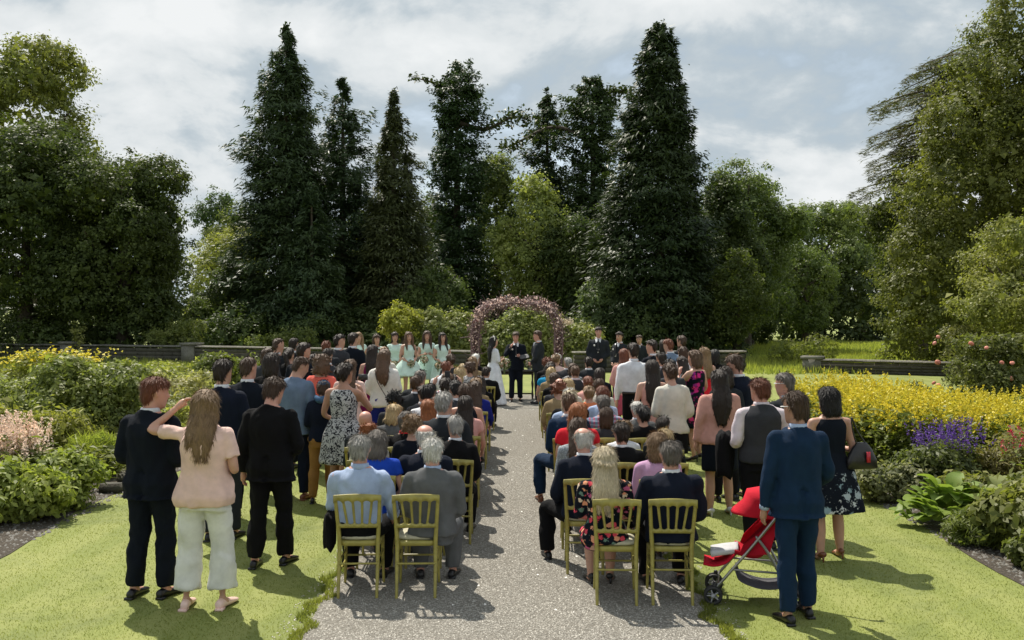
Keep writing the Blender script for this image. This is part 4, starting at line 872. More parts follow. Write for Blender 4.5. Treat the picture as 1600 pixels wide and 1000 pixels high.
def finish_protos():
    """voxel-fuse every shape in one go, then press folds into it"""
    tmp = []; ps = [p for p in PROTO.values() if p.mesh is None]
    for p in ps:
        me = raw_mesh('m', p.V, p.F)
        if p.vox:
            o = bpy.data.objects.new('t', me); COL.objects.link(o)
            md = o.modifiers.new('r', 'REMESH'); md.mode = 'VOXEL'; md.voxel_size = p.vox; md.use_smooth_shade = True
            if p.smooth:
                sm = o.modifiers.new('s', 'SMOOTH'); sm.factor = .5; sm.iterations = p.smooth
            dm = o.modifiers.new('d', 'DECIMATE'); dm.ratio = p.dec
            tmp.append((p, o))
        else:
            p.mesh = me
    dg = bpy.context.evaluated_depsgraph_get(); dg.update()
    for p, o in tmp:
        me = bpy.data.meshes.new_from_object(o.evaluated_get(dg)); n = len(me.vertices)
        co = np.empty(n * 3, np.float32); me.vertices.foreach_get('co', co); co = co.reshape(-1, 3)
        if p.amp:
            nr = np.empty(n * 3, np.float32); me.vertex_normals.foreach_get('vector', nr); nr = nr.reshape(-1, 3)
            r_ = np.random.default_rng(p.seed + 11); q = co * np.array(p.st) * p.fs
            wv = np.zeros(n)
            for _ in range(5):
                kx = r_.normal(size=3); ph = r_.uniform(0, 6.3); q2 = q + .6 * np.sin(q[:, [1, 2, 0]] * 1.7 + r_.uniform(0, 6, 3))
                wv += np.sin(q2 @ kx * 1.6 + ph) + (.45 * np.sin(q2 @ kx * 4.1 + ph * 3) if not p.hair else 0)
            wv = np.abs(wv / 2.2) if not p.hair else wv / 3
            co = co + nr * (p.amp * (wv - .6))[:, None]
        if hasattr(p, 'groove'):
            m = (np.abs(co[:, 0]) < .011) & (co[:, 1] < -.03) & (co[:, 2] < p.groove - .08)
            co[m, 1] += .030
            m = (np.abs(co[:, 0]) < .006) & (co[:, 1] < -.03) & (co[:, 2] >= p.groove)
            co[m, 1] += .003
        if hasattr(p, 'floor'): co[:, 2] = np.maximum(co[:, 2], p.floor)
        me.vertices.foreach_set('co', co.ravel())
        if p.hair:
            me.update(); nr = np.empty(n * 3, np.float32); me.vertex_normals.foreach_get('vector', nr); nr = nr.reshape(-1, 3)
            r_ = np.random.default_rng(p.seed + 77); ns = {True: 2300, False: 560}[p.vox < .010] if p.vox < .016 else 170
            wsc = {True: .65, False: 1.5}[p.vox < .010] if p.vox < .016 else 3.0
            pk = r_.integers(0, n, ns); Nn = nr[pk]; top = co[:, 2].max()
            down = np.array([0, 0, -1.]) + np.array([0, -.9, 0]) * np.clip((co[pk, 2:3] - top + .07) / .07, 0, 1)
            d = down - Nn * (down * Nn).sum(1)[:, None] + r_.normal(0, .22 if not p.curly else 1.0, (ns, 3)); d /= np.linalg.norm(d, axis=1)[:, None] + 1e-9
            Ls = (.050 if not p.curly else .032) * r_.uniform(.5, 1.3, ns)[:, None]; sd = np.cross(Nn, d); sd /= np.linalg.norm(sd, axis=1)[:, None] + 1e-9
            W_ = .0032 * wsc * r_.uniform(.6, 1.4, ns)[:, None]; b0 = co[pk] + Nn * .0005; lift = (.0045 if not p.curly else .014) * r_.uniform(.2, 1.3, ns)[:, None]
            SV = np.stack([b0 - sd * W_, b0 + sd * W_, b0 + d * Ls * .55 + Nn * lift + sd * W_ * .8, b0 + d * Ls * .55 + Nn * lift - sd * W_ * .8, b0 + d * Ls + Nn * lift * .7], 1).reshape(-1, 3); ii = np.arange(ns)[:, None] * 5
            p.extra = (SV, [ii + [0, 1, 2, 3], ii[:, :1] + [3, 2, 4]])
        if p.extra is not None:
            fs = []; lt = np.empty(len(me.polygons), np.int32); me.polygons.foreach_get('loop_total', lt)
            vi = np.empty(len(me.loops), np.int32); me.loops.foreach_get('vertex_index', vi)
            if (lt == 4).all(): fs.append(vi.reshape(-1, 4))
            else:
                ls = np.concatenate([[0], np.cumsum(lt)[:-1]])
                for kk in (3, 4):
                    s_ = ls[lt == kk]
                    if len(s_): fs.append(vi[s_[:, None] + np.arange(kk)])
            fs += [f + n for f in p.extra[1]]
            me2 = raw_mesh('m', np.concatenate([co, p.extra[0]]), fs); bpy.data.meshes.remove(me); me = me2
        me.polygons.foreach_set('use_smooth', np.ones(len(me.polygons), dtype=bool)); me.update()
        p.mesh = me; bpy.data.objects.remove(o)
SKIN = {'fair': (.50, .29, .21), 'tan': (.40, .22, .15), 'pink': (.54, .29, .22), 'child': (.52, .31, .23)}
HC = {'black': (.008, .007, .007), 'dark': (.022, .014, .010), 'brown': (.060, .034, .020), 'mid': (.105, .060, .034), 'light': (.20, .125, .065), 'blonde': (.42, .31, .16), 'pale': (.52, .44, .30), 'ginger': (.26, .085, .025), 'auburn': (.14, .045, .022), 'grey': (.32, .31, .29), 'white': (.62, .61, .57), 'dgrey': (.13, .115, .10)}
CLO = {'navy': (.007, .011, .024), 'dnavy': (.005, .008, .015), 'blue': (.008, .026, .062), 'black': (.005, .005, .006), 'charcoal': (.022, .026, .031), 'grey': (.12, .125, .13), 'dgrey': (.04, .042, .048), 'white': (.72, .74, .78), 'cream': (.66, .64, .56),
 'palepink': (.80, .56, .49), 'pink': (.62, .33, .27), 'coral': (.80, .16, .12), 'mint': (.60, .76, .69), 'skyblue': (.40, .50, .70), 'lblue': (.155, .215, .31), 'royal': (.015, .07, .50), 'cobalt': (.012, .02, .20), 'magenta': (.22, .01, .09), 'teal': (.01, .25, .48),
 'mustard': (.33, .17, .05), 'red': (.70, .02, .035), 'salmon': (.72, .38, .34), 'lilac': (.60, .36, .56), 'ivory': (.74, .73, .68), 'pinkwhite': (.70, .62, .66), 'lace': (.42, .46, .50), 'silver': (.55, .55, .58), 'tanleather': (.16, .055, .022), 'orange': (.70, .22, .10), 'palegrey': (.72, .72, .67), 'camel': (.30, .22, .12), 'dpink': (.55, .10, .16)}
PEOPLE = []
def person(label, X, Y, h=None, sex='m', pose='stand', yaw=0, arms=('down', 'down'), head=(0, 0), lean=0.0, hair=('short', 'brown'), skin='fair', top=('jacket', 'navy'), bottom=('trousers', 'navy'), shoes='black', group=None,
           stance=.3, legs=None, collar='white', face=False, extras=(), under=None, width=1.0, belly=0.0, z=0.0):
    PEOPLE.append(dict(label=label, X=X, Y=Y, h=h, sex=sex, pose=pose, yaw=yaw, arms=arms, head=head, lean=lean, hair=hair, skin=skin, top=top, bottom=bottom, shoes=shoes, group=group, stance=stance, legs=legs, collar=collar, face=face, extras=extras, under=under, width=width, belly=belly, z=z))
def plan_person(i, d):
    sex, seated = d['sex'], d['pose'] == 'sit'; Y = d['Y']; near = Y < 10; mid = Y < 14
    vb, vc, vh = (.0125, .0135, .0085) if near else ((.018, .020, .013) if mid else (.027, .028, .019))
    yq, bq = R(d['head'][0]), R(d['head'][1]); arms, lean, legs, st = d['arms'], d['lean'], d['legs'], d['stance']
    tt, tcol = d['top'][0], d['top'][1]; pt = d['top'][2] if len(d['top']) > 2 else None; seed = i if mid else i % 3
    bt, bcol = d['bottom'][0], d['bottom'][1]; bp = d['bottom'][2] if len(d['bottom']) > 2 else None
    sleeveless = tt in ('dress', 'top') ; bare = ''
    if sleeveless or tt in ('halfsleeve', 'elbow', 'sdress', 'edress', 'blouse'): bare += 'arms '
    if sleeveless: bare += 'chest '
    if bt in ('skirt', 'none', 'crop'): bare += 'legs '
    parts = []
    parts.append(('body', want(('body', sex, seated, arms, yq, bq, lean, bare, vb, legs, st), lambda: body_proto(sex, seated, arms, yq, bq, lean, bare, vb, legs, st, near)), skin_mat(SKIN[d['skin']])))
    hs, hcol = d['hair']
    if hs != 'bald':
        parts.append(('hair', want(('hair', sex, seated, lean, yq, bq, hs, vh, seed), lambda: hair_proto(sex, seated, lean, yq, bq, hs, vh, seed)), hair_mat(HC[hcol])))
    fm = fabric(CLO[tcol], pt); bm = fabric(CLO[bcol], bp) if bt != 'none' else None
    bl = d['belly']
    def J(style, hem, off): return want(('top', style, sex, seated, arms, lean, hem, off, vc, seed, bl), lambda: jacket_proto(sex, seated, arms, lean, hem, off, vc, style, seed, bl))
    hz = SK[sex]['hz']
    if tt == 'jacket':
        parts.append(('jacket', J('jacket', hz - .12, .024), fm))
        if d['collar']: parts.append(('shirt_collar', want(('col', sex, seated, lean), lambda: collar_proto(sex, seated, lean, vc)), fabric(CLO[d['collar']])))
    elif tt == 'shirt':
        parts.append(('shirt', J('shirt', TOR[sex][2][0] - .02, .016), fm)); parts.append(('shirt_collar', want(('col', sex, seated, lean), lambda: collar_proto(sex, seated, lean, vc)), fm))
    elif tt == 'waistcoat':
        parts.append(('shirt', J('shirt', TOR[sex][2][0] + .01, .008), fabric(CLO['pinkwhite'])));
        parts.append(('waistcoat', want(('wc', sex, seated, lean, vc, bl), lambda: jacket_proto(sex, seated, arms, lean, hz - .02, .022, vc, 'waistcoat', 3, bl)), fm)); parts.append(('shirt_collar', want(('col', sex, seated, lean), lambda: collar_proto(sex, seated, lean, vc)), fabric(CLO['pinkwhite'])))
    elif tt == 'blouse': parts.append(('blouse', J('blouse', hz - .07, .026), fm))
    elif tt in ('loose', 'halfsleeve', 'elbow', 'longtop'): parts.append(('blouse', J(tt, hz - .04, .016), fm))
    elif tt in ('dress', 'sdress', 'edress', 'ldress'):
        hem = d['top'][3] if len(d['top']) > 3 else .50; fl = d['top'][4] if len(d['top']) > 4 else .10; pl = d['top'][5] if len(d['top']) > 5 else 14
        sl = {'dress': None, 'sdress': 'short', 'edress': 'elbow', 'ldress': 'long'}[tt]
        parts.append(('dress', want(('dress', sex, seated, arms if sl else 0, lean, vc, hem, fl, pl, sl, seed), lambda: dress_proto(sex, seated, arms, lean, vc, hem, fl, pl, .012, seed, sl)), fm))
    if bt in ('trousers', 'wide', 'crop'):
        parts.append(('trousers', want(('tr', sex, seated, vc, seed, st, legs, bt), lambda: trousers_proto(sex, seated, vc, seed, st, legs, wide=.022 if bt == 'wide' else 0, crop=.18 if bt == 'wide' else (.35 if bt == 'crop' else 0))), bm))
    elif bt == 'skirt':
        hem = d['bottom'][3] if len(d['bottom']) > 3 else .50; fl = d['bottom'][4] if len(d['bottom']) > 4 else .01; pl = d['bottom'][5] if len(d['bottom']) > 5 else 0
        parts.append(('skirt', want(('sk', sex, seated, vc, hem, fl, pl), lambda: dress_proto(sex, seated, arms, 0, vc, hem, fl, pl, .012 if pl else 0, 1, None, top=False)), bm))
    heel = sex == 'f' and bt in ('skirt', 'none')
    if tt == 'jacket' and d['collar'] and Y < 14:
        for si, side in ((0, -1), (1, 1)):
            parts.append(('shirt_cuff', want(('cuff', sex, seated, arms[si], lean, side), lambda si=si, side=side: cuff_proto(sex, seated, arms[si], side, lean)), fabric(CLO[d['collar']])))
    if tt == 'shirt' and not seated: parts.append(('belt', want(('belt', sex), lambda: belt_proto(sex)), plain('belt', (.03, .02, .015), .4)))
    for side in (-1, 1):
        parts.append(('shoe', want(('shoe', sex, seated, side, st, heel, legs), lambda side=side: shoe_proto(sex, seated, side, st, heel, legs)), plain('shoe', CLO[d['shoes']], .35, nscale=10)))
    d['parts'] = parts
def build_people():
    for i, d in enumerate(PEOPLE): plan_person(i, d)
    finish_protos()
    for i, d in enumerate(PEOPLE):
        s = (d['h'] or BASEH[d['sex']]) / BASEH[d['sex']]; w = d['width']
        e = empty('person', (d['X'], d['Y'], d['z']), d['label'], 'person', d['group'], R(d['yaw']), 1); e.scale = (s * w, s * w, s)
        ps = {}
        for nm, key, mat in d['parts']:
            me = PROTO[key].mesh
            o = link(nm, me, mat, e, objslot=True)
            ps[nm] = o
            if nm in ('jacket', 'dress') and key not in NAMED: NAMED.add(key); me.name = nm
        sex, seated = d['sex'], d['pose'] == 'sit'
        tor, head, dz = frame_pose(sex, seated, d['lean'], R(d['head'][1]), R(d['head'][0]))
        if d['face']:
            eyem = plain('eye', (.02, .015, .012), .2); lip = plain('lips', (.36, .10, .09), .5); br = hair_mat(HC[d['hair'][1]])
            for sd in (-1, 1):
                mb = MB(); mb.ell(head([sd * .031, .0815, .012]), (.012, .006, .0055), n=8, k=4); link('eye', mb.mesh('eye'), eyem, e)
                mb = MB(); mb.tube(head([[sd * .018, .0865, .034], [sd * .033, .085, .038], [sd * .047, .076, .033]]), [.0035, .004, .003], n=5, sub=1); link('eyebrow', mb.mesh('eyebrow'), br, e)
            mb = MB(); mb.tube(head([[-.024, .082, -.058], [0, .0925, -.060], [.024, .082, -.058]]), [.003, .0065, .003], n=6, sub=2); link('mouth', mb.mesh('mouth'), lip, e)
        k = SK[sex]
        for ex in d['extras']:
            if ex == 'lapels':      # open jacket front: shirt, tie and lapels
                mb = MB(); zt = k['neck'][0]
                fr = lambda x, z, dy: tor([x, np.interp(z, [t[0] for t in TOR[sex]], [t[2] + t[3] for t in TOR[sex]]) + .024 + dy, z])
                V = [fr(-.075, zt - .01, .004), fr(.075, zt - .01, .004), fr(.012, zt - .34, .020), fr(-.012, zt - .34, .020)]
                V = np.array(V); V2 = V - [0, .02, 0]; mb.add(np.concatenate([V2, V]), [[4, 7, 6, 5], [0, 1, 2, 3], [0, 4, 5, 1], [1, 5, 6, 2], [2, 6, 7, 3], [3, 7, 4, 0]])
                link('shirt_front', mb.mesh('shirt_front', False), fabric(CLO['white']), e)
                mb = MB(); mb.tube([fr(0, zt - .02, .010), fr(0, zt - .12, .018), fr(0, zt - .30, .024)], [.018, .018, .024], n=6, sub=2); link('tie', mb.mesh('tie'), fabric(CLO['dgrey']), e)
            if ex == 'locks':
                mb = MB()
                for sd in (-1, 1): mb.tube([head([sd * .07, .03, .05]), head([sd * .088, .035, -.05]), tor([sd * .085, .06, 1.36]), tor([sd * .10, .125, 1.24])], [.026, .034, .036, .014], n=8, sub=4)
                link('hair_lock', mb.mesh('hair_lock'), hair_mat(HC[d['hair'][1]]), e)
            if ex == 'strap':       # thin strap across the back
                mb = MB(); mb.tube([tor([-.10, -.10, 1.37]), tor([-.05, -.155, 1.2]), tor([.07, -.15, .98]), tor([.16, -.14, .84])], [.006] * 4, n=5, sub=4); link('bag_strap', mb.mesh('bag_strap'), plain('strap', (.05, .04, .035), .4), e)
            if ex == 'hood':
                mb = MB(); mb.tube(tor([[-.07, -.06, 1.43], [0, -.11, 1.40], [.07, -.06, 1.43]]), [.035, .05, .035], n=10, sub=3); link('hood', mb.mesh('hood'), fabric((.06, .13, .24)), e)
            if ex == 'cap':
                mb = MB(); mb.rings(np.array([head(ellipse_ring(z, w_, yf, yb, 22)) for z, w_, yf, yb in [(.03, .086, .09, -.112), (.06, .087, .09, -.113), (.09, .078, .08, -.098), (.115, .055, .055, -.07), (.13, .02, .02, -.03)]])); link('cap', mb.mesh('cap'), fabric((.03, .09, .19)), e)
            if ex == 'headband':
                mb = MB(); a = np.linspace(-2.2, 2.2, 11)
                for t in a: mb.ell(head([math.sin(t) * .093, -.01 - math.cos(t) * -.0 + math.cos(t) * .0, .055 + math.cos(t) * .07]), (.017, .017, .015), n=6, k=3)
                link('flower_headband', mb.mesh('headband'), plain('petal', (.8, .78, .72), .7), e)
            if ex == 'glasses':
                mb = MB()
                for sd in (-1, 1):
                    mb.tube(head([[sd * .083, -.02, .012], [sd * .080, .06, .016]]), [.0035, .0035], n=5, sub=1)
                mb.tube(head([[-.080, .06, .016], [-.045, .098, .016], [0, .102, .018], [.045, .098, .016], [.080, .06, .016]]), [.0035, .006, .004, .006, .0035], n=5, sub=1); link('glasses', mb.mesh('glasses'), plain('frame', (.7, .7, .7), .3), e)
            if ex == 'flower':
                mb = MB()
                for q in range(7): mb.ell(tor([.09 + .012 * math.cos(q), .135, 1.34 + .012 * math.sin(q)]), (.012,) * 3, n=6, k=3)
                link('buttonhole_flower', mb.mesh('flower'), plain('petal', (.8, .78, .72), .7), e)
        d['obj'] = e
NAMED = set()

# ------------------------------------------------------------------ flower beds
def pts(n, x0, x1, y0, y1, seed, z=0.0):
    r_ = np.random.default_rng(seed); return np.stack([r_.uniform(x0, x1, n), r_.uniform(y0, y1, n), np.full(n, z)], -1)
def drift(name, label, cat, P, org, *a, kind=None, group=None, **k):
    e = empty(name, (org[0], org[1], 0), label, cat, group); spikes(e, P - [org[0], org[1], 0], *a, **k)
    if kind:
        e['kind'] = kind
    return e
YEL = petal_mat((.58, .53, .05)); PNK = petal_mat((.76, .64, .58), .5); PUR = petal_mat((.13, .07, .36)); RED = petal_mat((.50, .03, .10)); LGF = leaf_mat((.15, .19, .05), .3, .35, patch=2)
# right: tall yellow loosestrife in clumps
r_ = np.random.default_rng(5); ci = 0
side_words = ['behind the woman with the handbag', 'left of the purple flowers', 'behind the purple flowers', 'right of the purple flowers', 'near the right edge']
for (x0, x1, y0, y1, n, lab) in [(4.55, 6.1, 13.4, 15.6, 620, 'tall yellow flower clump just right of the guest with the handbag'), (5.9, 7.4, 13.6, 15.8, 560, 'tall yellow flower clump behind the purple flowers'), (4.6, 6.5, 15.4, 17.8, 520, 'second yellow flower clump back, behind the guests at right'),
                                  (6.6, 8.2, 15.6, 18.2, 460, 'yellow flower clump toward the rear of the right bed'), (5.2, 7.4, 17.8, 20.6, 420, 'rearmost yellow flower clump of the right bed'), (7.6, 9.2, 13.6, 16.0, 330, 'yellow flower clump thinning out toward the right edge'), (8.0, 9.8, 16.5, 19.0, 230, 'sparse yellow flower clump at the far right of the bed')]:
    P = pts(n, x0, x1, y0, y1, 100 + ci); q = ((P[:, 0] - (x0 + x1) / 2) / (x1 - x0) * 2) ** 2 + ((P[:, 1] - (y0 + y1) / 2) / (y1 - y0) * 2) ** 2; P = P[(q < 1.15) & (np.sin(P[:, 0] * 4.3 + ci) * np.sin(P[:, 1] * 3.1 + ci * 2) > -.55)][: int(n * .62)]
    drift('yellow_flowers', lab, 'flowers', P, ((x0 + x1) / 2, (y0 + y1) / 2), (1.18, 1.02, 1.12, .92, 1.05, .98, .85)[ci], .36, YEL, LGF, 110 + ci, nf=15, fw=.042, nl=26, Lf=.13, Wf=.05, fr=.032, group='clumps of tall yellow flowers'); ci += 1
drift('purple_flowers', 'bush topped with purple flower spikes in the right bed', 'flowers', pts(120, 5.1, 5.75, 12.2, 12.9, 120), (5.42, 12.5), .93, .22, PUR, leaf_mat((.10, .13, .05), .3, .3, patch=2), 121, nf=12, fw=.026, nl=6, Lf=.08, Wf=.025, fr=.015, lean=.16)
shrub(5.42, 12.5, .56, .6, .78, (.105, .135, .052), 122, 'grey-green leafy mound under the purple flowers', 330, 16, .12, .075, .035)
shrub(4.62, 12.35, .58, .42, .44, (.20, .22, .12), 123, 'low pale grey-green cushion plant beside the lawn edge at right', 320, 16, .11, .07, .035)
shrub(5.35, 11.5, .5, .4, .5, (.17, .19, .065), 124, 'light green plant between the purple flowers and the broad leaves', 170, 14, .12, .08, .045)
def bigleaf(X, Y, n, R_, label, seed, c=(.21, .30, .08), L=.19):
    e = empty('broad_leaved_plant', (X, Y, 0), label, 'plant'); r_ = np.random.default_rng(seed); lm = leaf_mat(c, .3, .4, patch=3); ns, ms = 7, []
    for v in range(5):
        V = []; b = r_.uniform(-.2, .2)
        for i in range(ns):
            t = i / (ns - 1); w = math.sin(math.pi * (t * .92 + .05)) ** .6 * .44
            for s in (-1, 0, 1): V.append((s * w, t, .18 * math.sin(t * 2.6) - .32 * t * t + abs(s) * (.07 + b * .1) + r_.uniform(-.015, .015)))
        Q = [[i * 3 + j, i * 3 + j + 1, i * 3 + j + 4, i * 3 + j + 3] for i in range(ns - 1) for j in (0, 1)]
        me = raw_mesh('leaf', V, np.array(Q), True); me.materials.append(lm); ms.append(me)
    for i in range(n):
        a = r_.uniform(0, 6.28); rr = R_ * math.sqrt(r_.random()); o = link('leaf', ms[i % 5], None, e); o.location = (math.cos(a) * rr, math.sin(a) * rr * .6, .06 + .34 * (1 - (rr / R_) ** 2) * r_.uniform(.5, 1.15))
        s = L * r_.uniform(.7, 1.25); o.scale = (s, s, s); o.rotation_euler = (r_.uniform(.0, 1.25), r_.uniform(-.3, .3), a - 1.57 + r_.normal(0, .4))
    return e
bigleaf(4.72, 10.95, 150, .45, 'glossy broad-leaved plant spilling over the soil at the right bed edge', 130)
bigleaf(5.25, 10.9, 70, .38, 'second broad-leaved plant behind the glossy one, right bed', 131, (.22, .27, .12))
shrub(4.62, 10.0, .34, .32, .40, (.13, .17, .045), 132, 'small feathery green plant in front of the broad leaves', 150, 16, .09, .09, .015)
shrub(5.12, 9.75, .50, .5, .78, (.16, .19, .055), 133, 'leafy yellow-green shrub at the lower right edge', 330, 16, .15, .13, .055)
shrub(5.75, 10.3, .6, .5, 1.0, (.13, .16, .05), 134, 'taller leafy shrub at the right edge below the red spikes', 300, 16, .15, .12, .05)
shrub(4.85, 9.1, .30, .28, .36, (.12, .15, .045), 135, 'low green plant at the bottom right corner of the bed', 150, 14, .1, .08, .04)
shrub(6.2, 12.3, .6, .6, .98, (.19, .18, .075), 136, 'bronze-tinted feathery shrub behind the red spikes', 260, 16, .16, .10, .02)
drift('red_flowers', 'crimson feathery flower spikes at the right edge', 'flowers', pts(16, 5.65, 6.1, 11.0, 11.5, 140), (5.9, 11.3), 1.08, .20, RED, LGF, 141, nf=22, fw=.022, nl=10, Lf=.12, Wf=.05, fr=.035)
e = shrub(10.6, 22.4, 1.3, .9, 1.95, (.12, .145, .05), 142, 'rose bush with coral blooms standing behind the yellow flowers', 420, 16, .22, .09, .05)
def blooms(e, n, c, rr, z0, z1, s, seed, part='bloom', ell=(1, 1)):
    r2 = np.random.default_rng(seed); me = []; mb = MB()
    for k in range(3): mb.ell((0, 0, 0), (1 - k * .25, 1 - k * .25, .6), n=8, k=4)
    base = mb.mesh(part); base.materials.append(c)
    for i in range(n):
        a = r2.uniform(0, 6.28); z = r2.uniform(z0, z1); o = link(part, base, None, e); o.location = (math.cos(a) * rr * ell[0], math.sin(a) * rr * ell[1], z); q = s * r2.uniform(.7, 1.3); o.scale = (q, q, q); o.rotation_euler = (r2.uniform(-1, 1), r2.uniform(-1, 1), 0)
blooms(e, 11, petal_mat((.75, .36, .30)), 1.2, .5, 1.8, .06, 1, ell=(1, .8))
shrub(8.2, 20.8, .5, .4, .9, (.05, .065, .03), 143, 'small dark-leaved shrub at the rear of the right bed', 90, 14, .13, .07, .04)
shrub(9.9, 13.0, .9, .8, 1.35, (.16, .17, .07), 144, 'feathery shrub at the right edge beside the yellow flowers', 260, 16, .2, .11, .03)
# ground cover in both beds
def cover(name, label, x0, x1, y0, y1, n, h, c, seed, L=.08, W=.04, fn=None):
    r_ = np.random.default_rng(seed); x = r_.uniform(x0, x1, n); y = r_.uniform(y0, y1, n)
    if fn: k = fn(x, y); x, y = x[k], y[k]
    hh = h * (.55 + .45 * np.sin(x * 2.3 + 1.1 * np.sin(y * 1.7)) * np.sin(y * 2.1 + seed)); hh = np.clip(hh, .04, None); z = hh * r_.random(len(x)) ** .5
    C = np.stack([x, y, z], -1); V, Q = leaves(C, r_.normal(0, .45, C.shape) + [0, 0, 1], L, W, r_, .1, tri=True); return tag(link(name, raw_mesh(name, V, Q, False), leaf_mat(c, .35, .35, patch=1.2)), label, 'ground cover', kind='stuff')
cover('ground_cover', 'mixed low greenery filling the right flower bed', 4.8, 13, 10.5, 22.5, 42000, .55, (.14, .17, .05), 151, L=.10, W=.05)
cover('ground_cover', 'low green edge plants at the foot of the right bed', 4.9, 8, 7.6, 11.6, 14000, .35, (.12, .15, .045), 152)
cover('ground_cover', 'mixed low greenery filling the left flower bed', -13.6, -5.4, 12.5, 29.5, 60000, .60, (.15, .18, .06), 153, L=.11, W=.055, fn=lambda x, y: x < -5.35 - np.maximum(0, 14 - y) * .15)
# left bed
shrub(-5.95, 11.2, .75, .7, .62, (0.246, 0.307, 0.084), 160, 'leafy yellow-green plant in front of the pink plumes, left bed', 420, 18, .14, .10, .045)
shrub(-5.2 - .35, 11.9, .45, .5, .66, (0.215, 0.276, 0.077), 161, 'rounded green plant at the right end of the pink plumes', 260, 16, .13, .10, .045)
shrub(-7.0, 11.0, .8, .7, .66, (0.230, 0.292, 0.084), 162, 'leafy plant at the left edge below the pink plumes', 330, 16, .14, .10, .045)
drift('pink_flowers', 'pale pink feathery flower plumes at the left edge', 'flowers', pts(190, -7.4, -5.85, 11.6, 12.7, 163), (-6.6, 12.2), 1.02, .34, PNK, leaf_mat((.15, .19, .055), .3, .35, patch=2), 164, nf=60, fw=.028, nl=12, Lf=.14, Wf=.06, fr=.045)
shrub(-7.4, 14.4, 1.1, .9, .9, (0.230, 0.253, 0.070), 165, 'broad yellow-green mound behind the pink plumes', 520, 18, .2, .11, .03)
e = shrub(-8.6, 14.0, .7, .6, 1.02, (0.215, 0.230, 0.070), 166, 'green mound with orange flowers at the left edge', 260, 16, .16, .09, .04); blooms(e, 34, petal_mat((.70, .16, .02)), .55, .75, 1.0, .035, 2)
shrub(-7.2, 16.6, 1.15, 1.0, 1.62, (0.185, 0.230, 0.077), 167, 'tall loose green shrub in the middle of the left bed', 620, 18, .2, .09, .045)
shrub(-9.4, 18.5, 1.4, 1.0, 1.2, (0.230, 0.276, 0.115), 168, 'pale green shrub at the left edge of the bed', 480, 16, .2, .10, .05)
shrub(-6.0, 14.1, .32, .4, .62, (0.292, 0.360, 0.092), 169, 'upright light green grassy clump near the left bed edge', 110, 18, .1, .30, .018, up=-.2, droop=-.6)
shrub(-5.75, 17.2, .65, .7, .75, (0.292, 0.323, 0.122), 170, 'pale leafy clump beside the guests in the left bed', 240, 16, .14, .09, .045)
shrub(-7.6, 21.6, 1.4, 1.0, 1.05, (0.338, 0.353, 0.199), 171, 'silvery flowering clump in the middle distance of the left bed', 360, 16, .2, .09, .05)
shrub(-7.3, 25.8, 1.1, .9, 1.25, (0.138, 0.176, 0.054), 172, 'rounded dark bush near the back of the left bed', 360, 16, .2, .09, .06)
shrub(-9.6, 24.2, 1.5, 1.0, 1.05, (0.262, 0.307, 0.092), 173, 'light green clump at the back of the left bed', 330, 16, .2, .10, .06)
e = shrub(-12.1, 25.5, 1.6, .9, 1.25, (0.230, 0.262, 0.070), 174, 'bush covered in yellow flowers at the back of the left bed', 330, 16, .2, .10, .05)
r_ = np.random.default_rng(9); C = np.stack([r_.normal(0, .75, 560), r_.normal(0, .5, 560), 1.12 + r_.normal(0, .10, 560)], -1); V, Q = leaves(C, r_.normal(0, .4, C.shape) + [0, 0, 1], .10, .09, r_); stf(link('bloom', raw_mesh('bloom', V, Q, False), YEL, e))
e = shrub(-10.0, 29.4, 1.6, .6, .8, (0.276, 0.307, 0.092), 175, 'low yellowish clump along the far end of the left bed', 260, 14, .2, .10, .05)
shrub(-11.2, 20.4, 1.4, 1.0, 1.3, (0.169, 0.215, 0.077), 176, 'darker green shrub at the far left of the bed', 380, 16, .2, .1, .05)
shrub(-5.9, 20.5, .7, .8, .7, (0.246, 0.292, 0.108), 177, 'low leafy clump behind the standing guests at left', 220, 14, .16, .09, .05)
# a few edging stones
for i, (x, y, s) in enumerate([(-5.28, 12.9, .13), (-5.32, 13.7, .16)]):
    o = link('edging_stone', rough_box[i], None); o.location = (x, y, .05); o.scale = (s * 2, s * 1.5, .14); o.rotation_euler = (0, 0, i); tag(o, ['smaller grey edging stone by the left bed', 'larger grey edging stone further along the left bed'][i], 'stone')

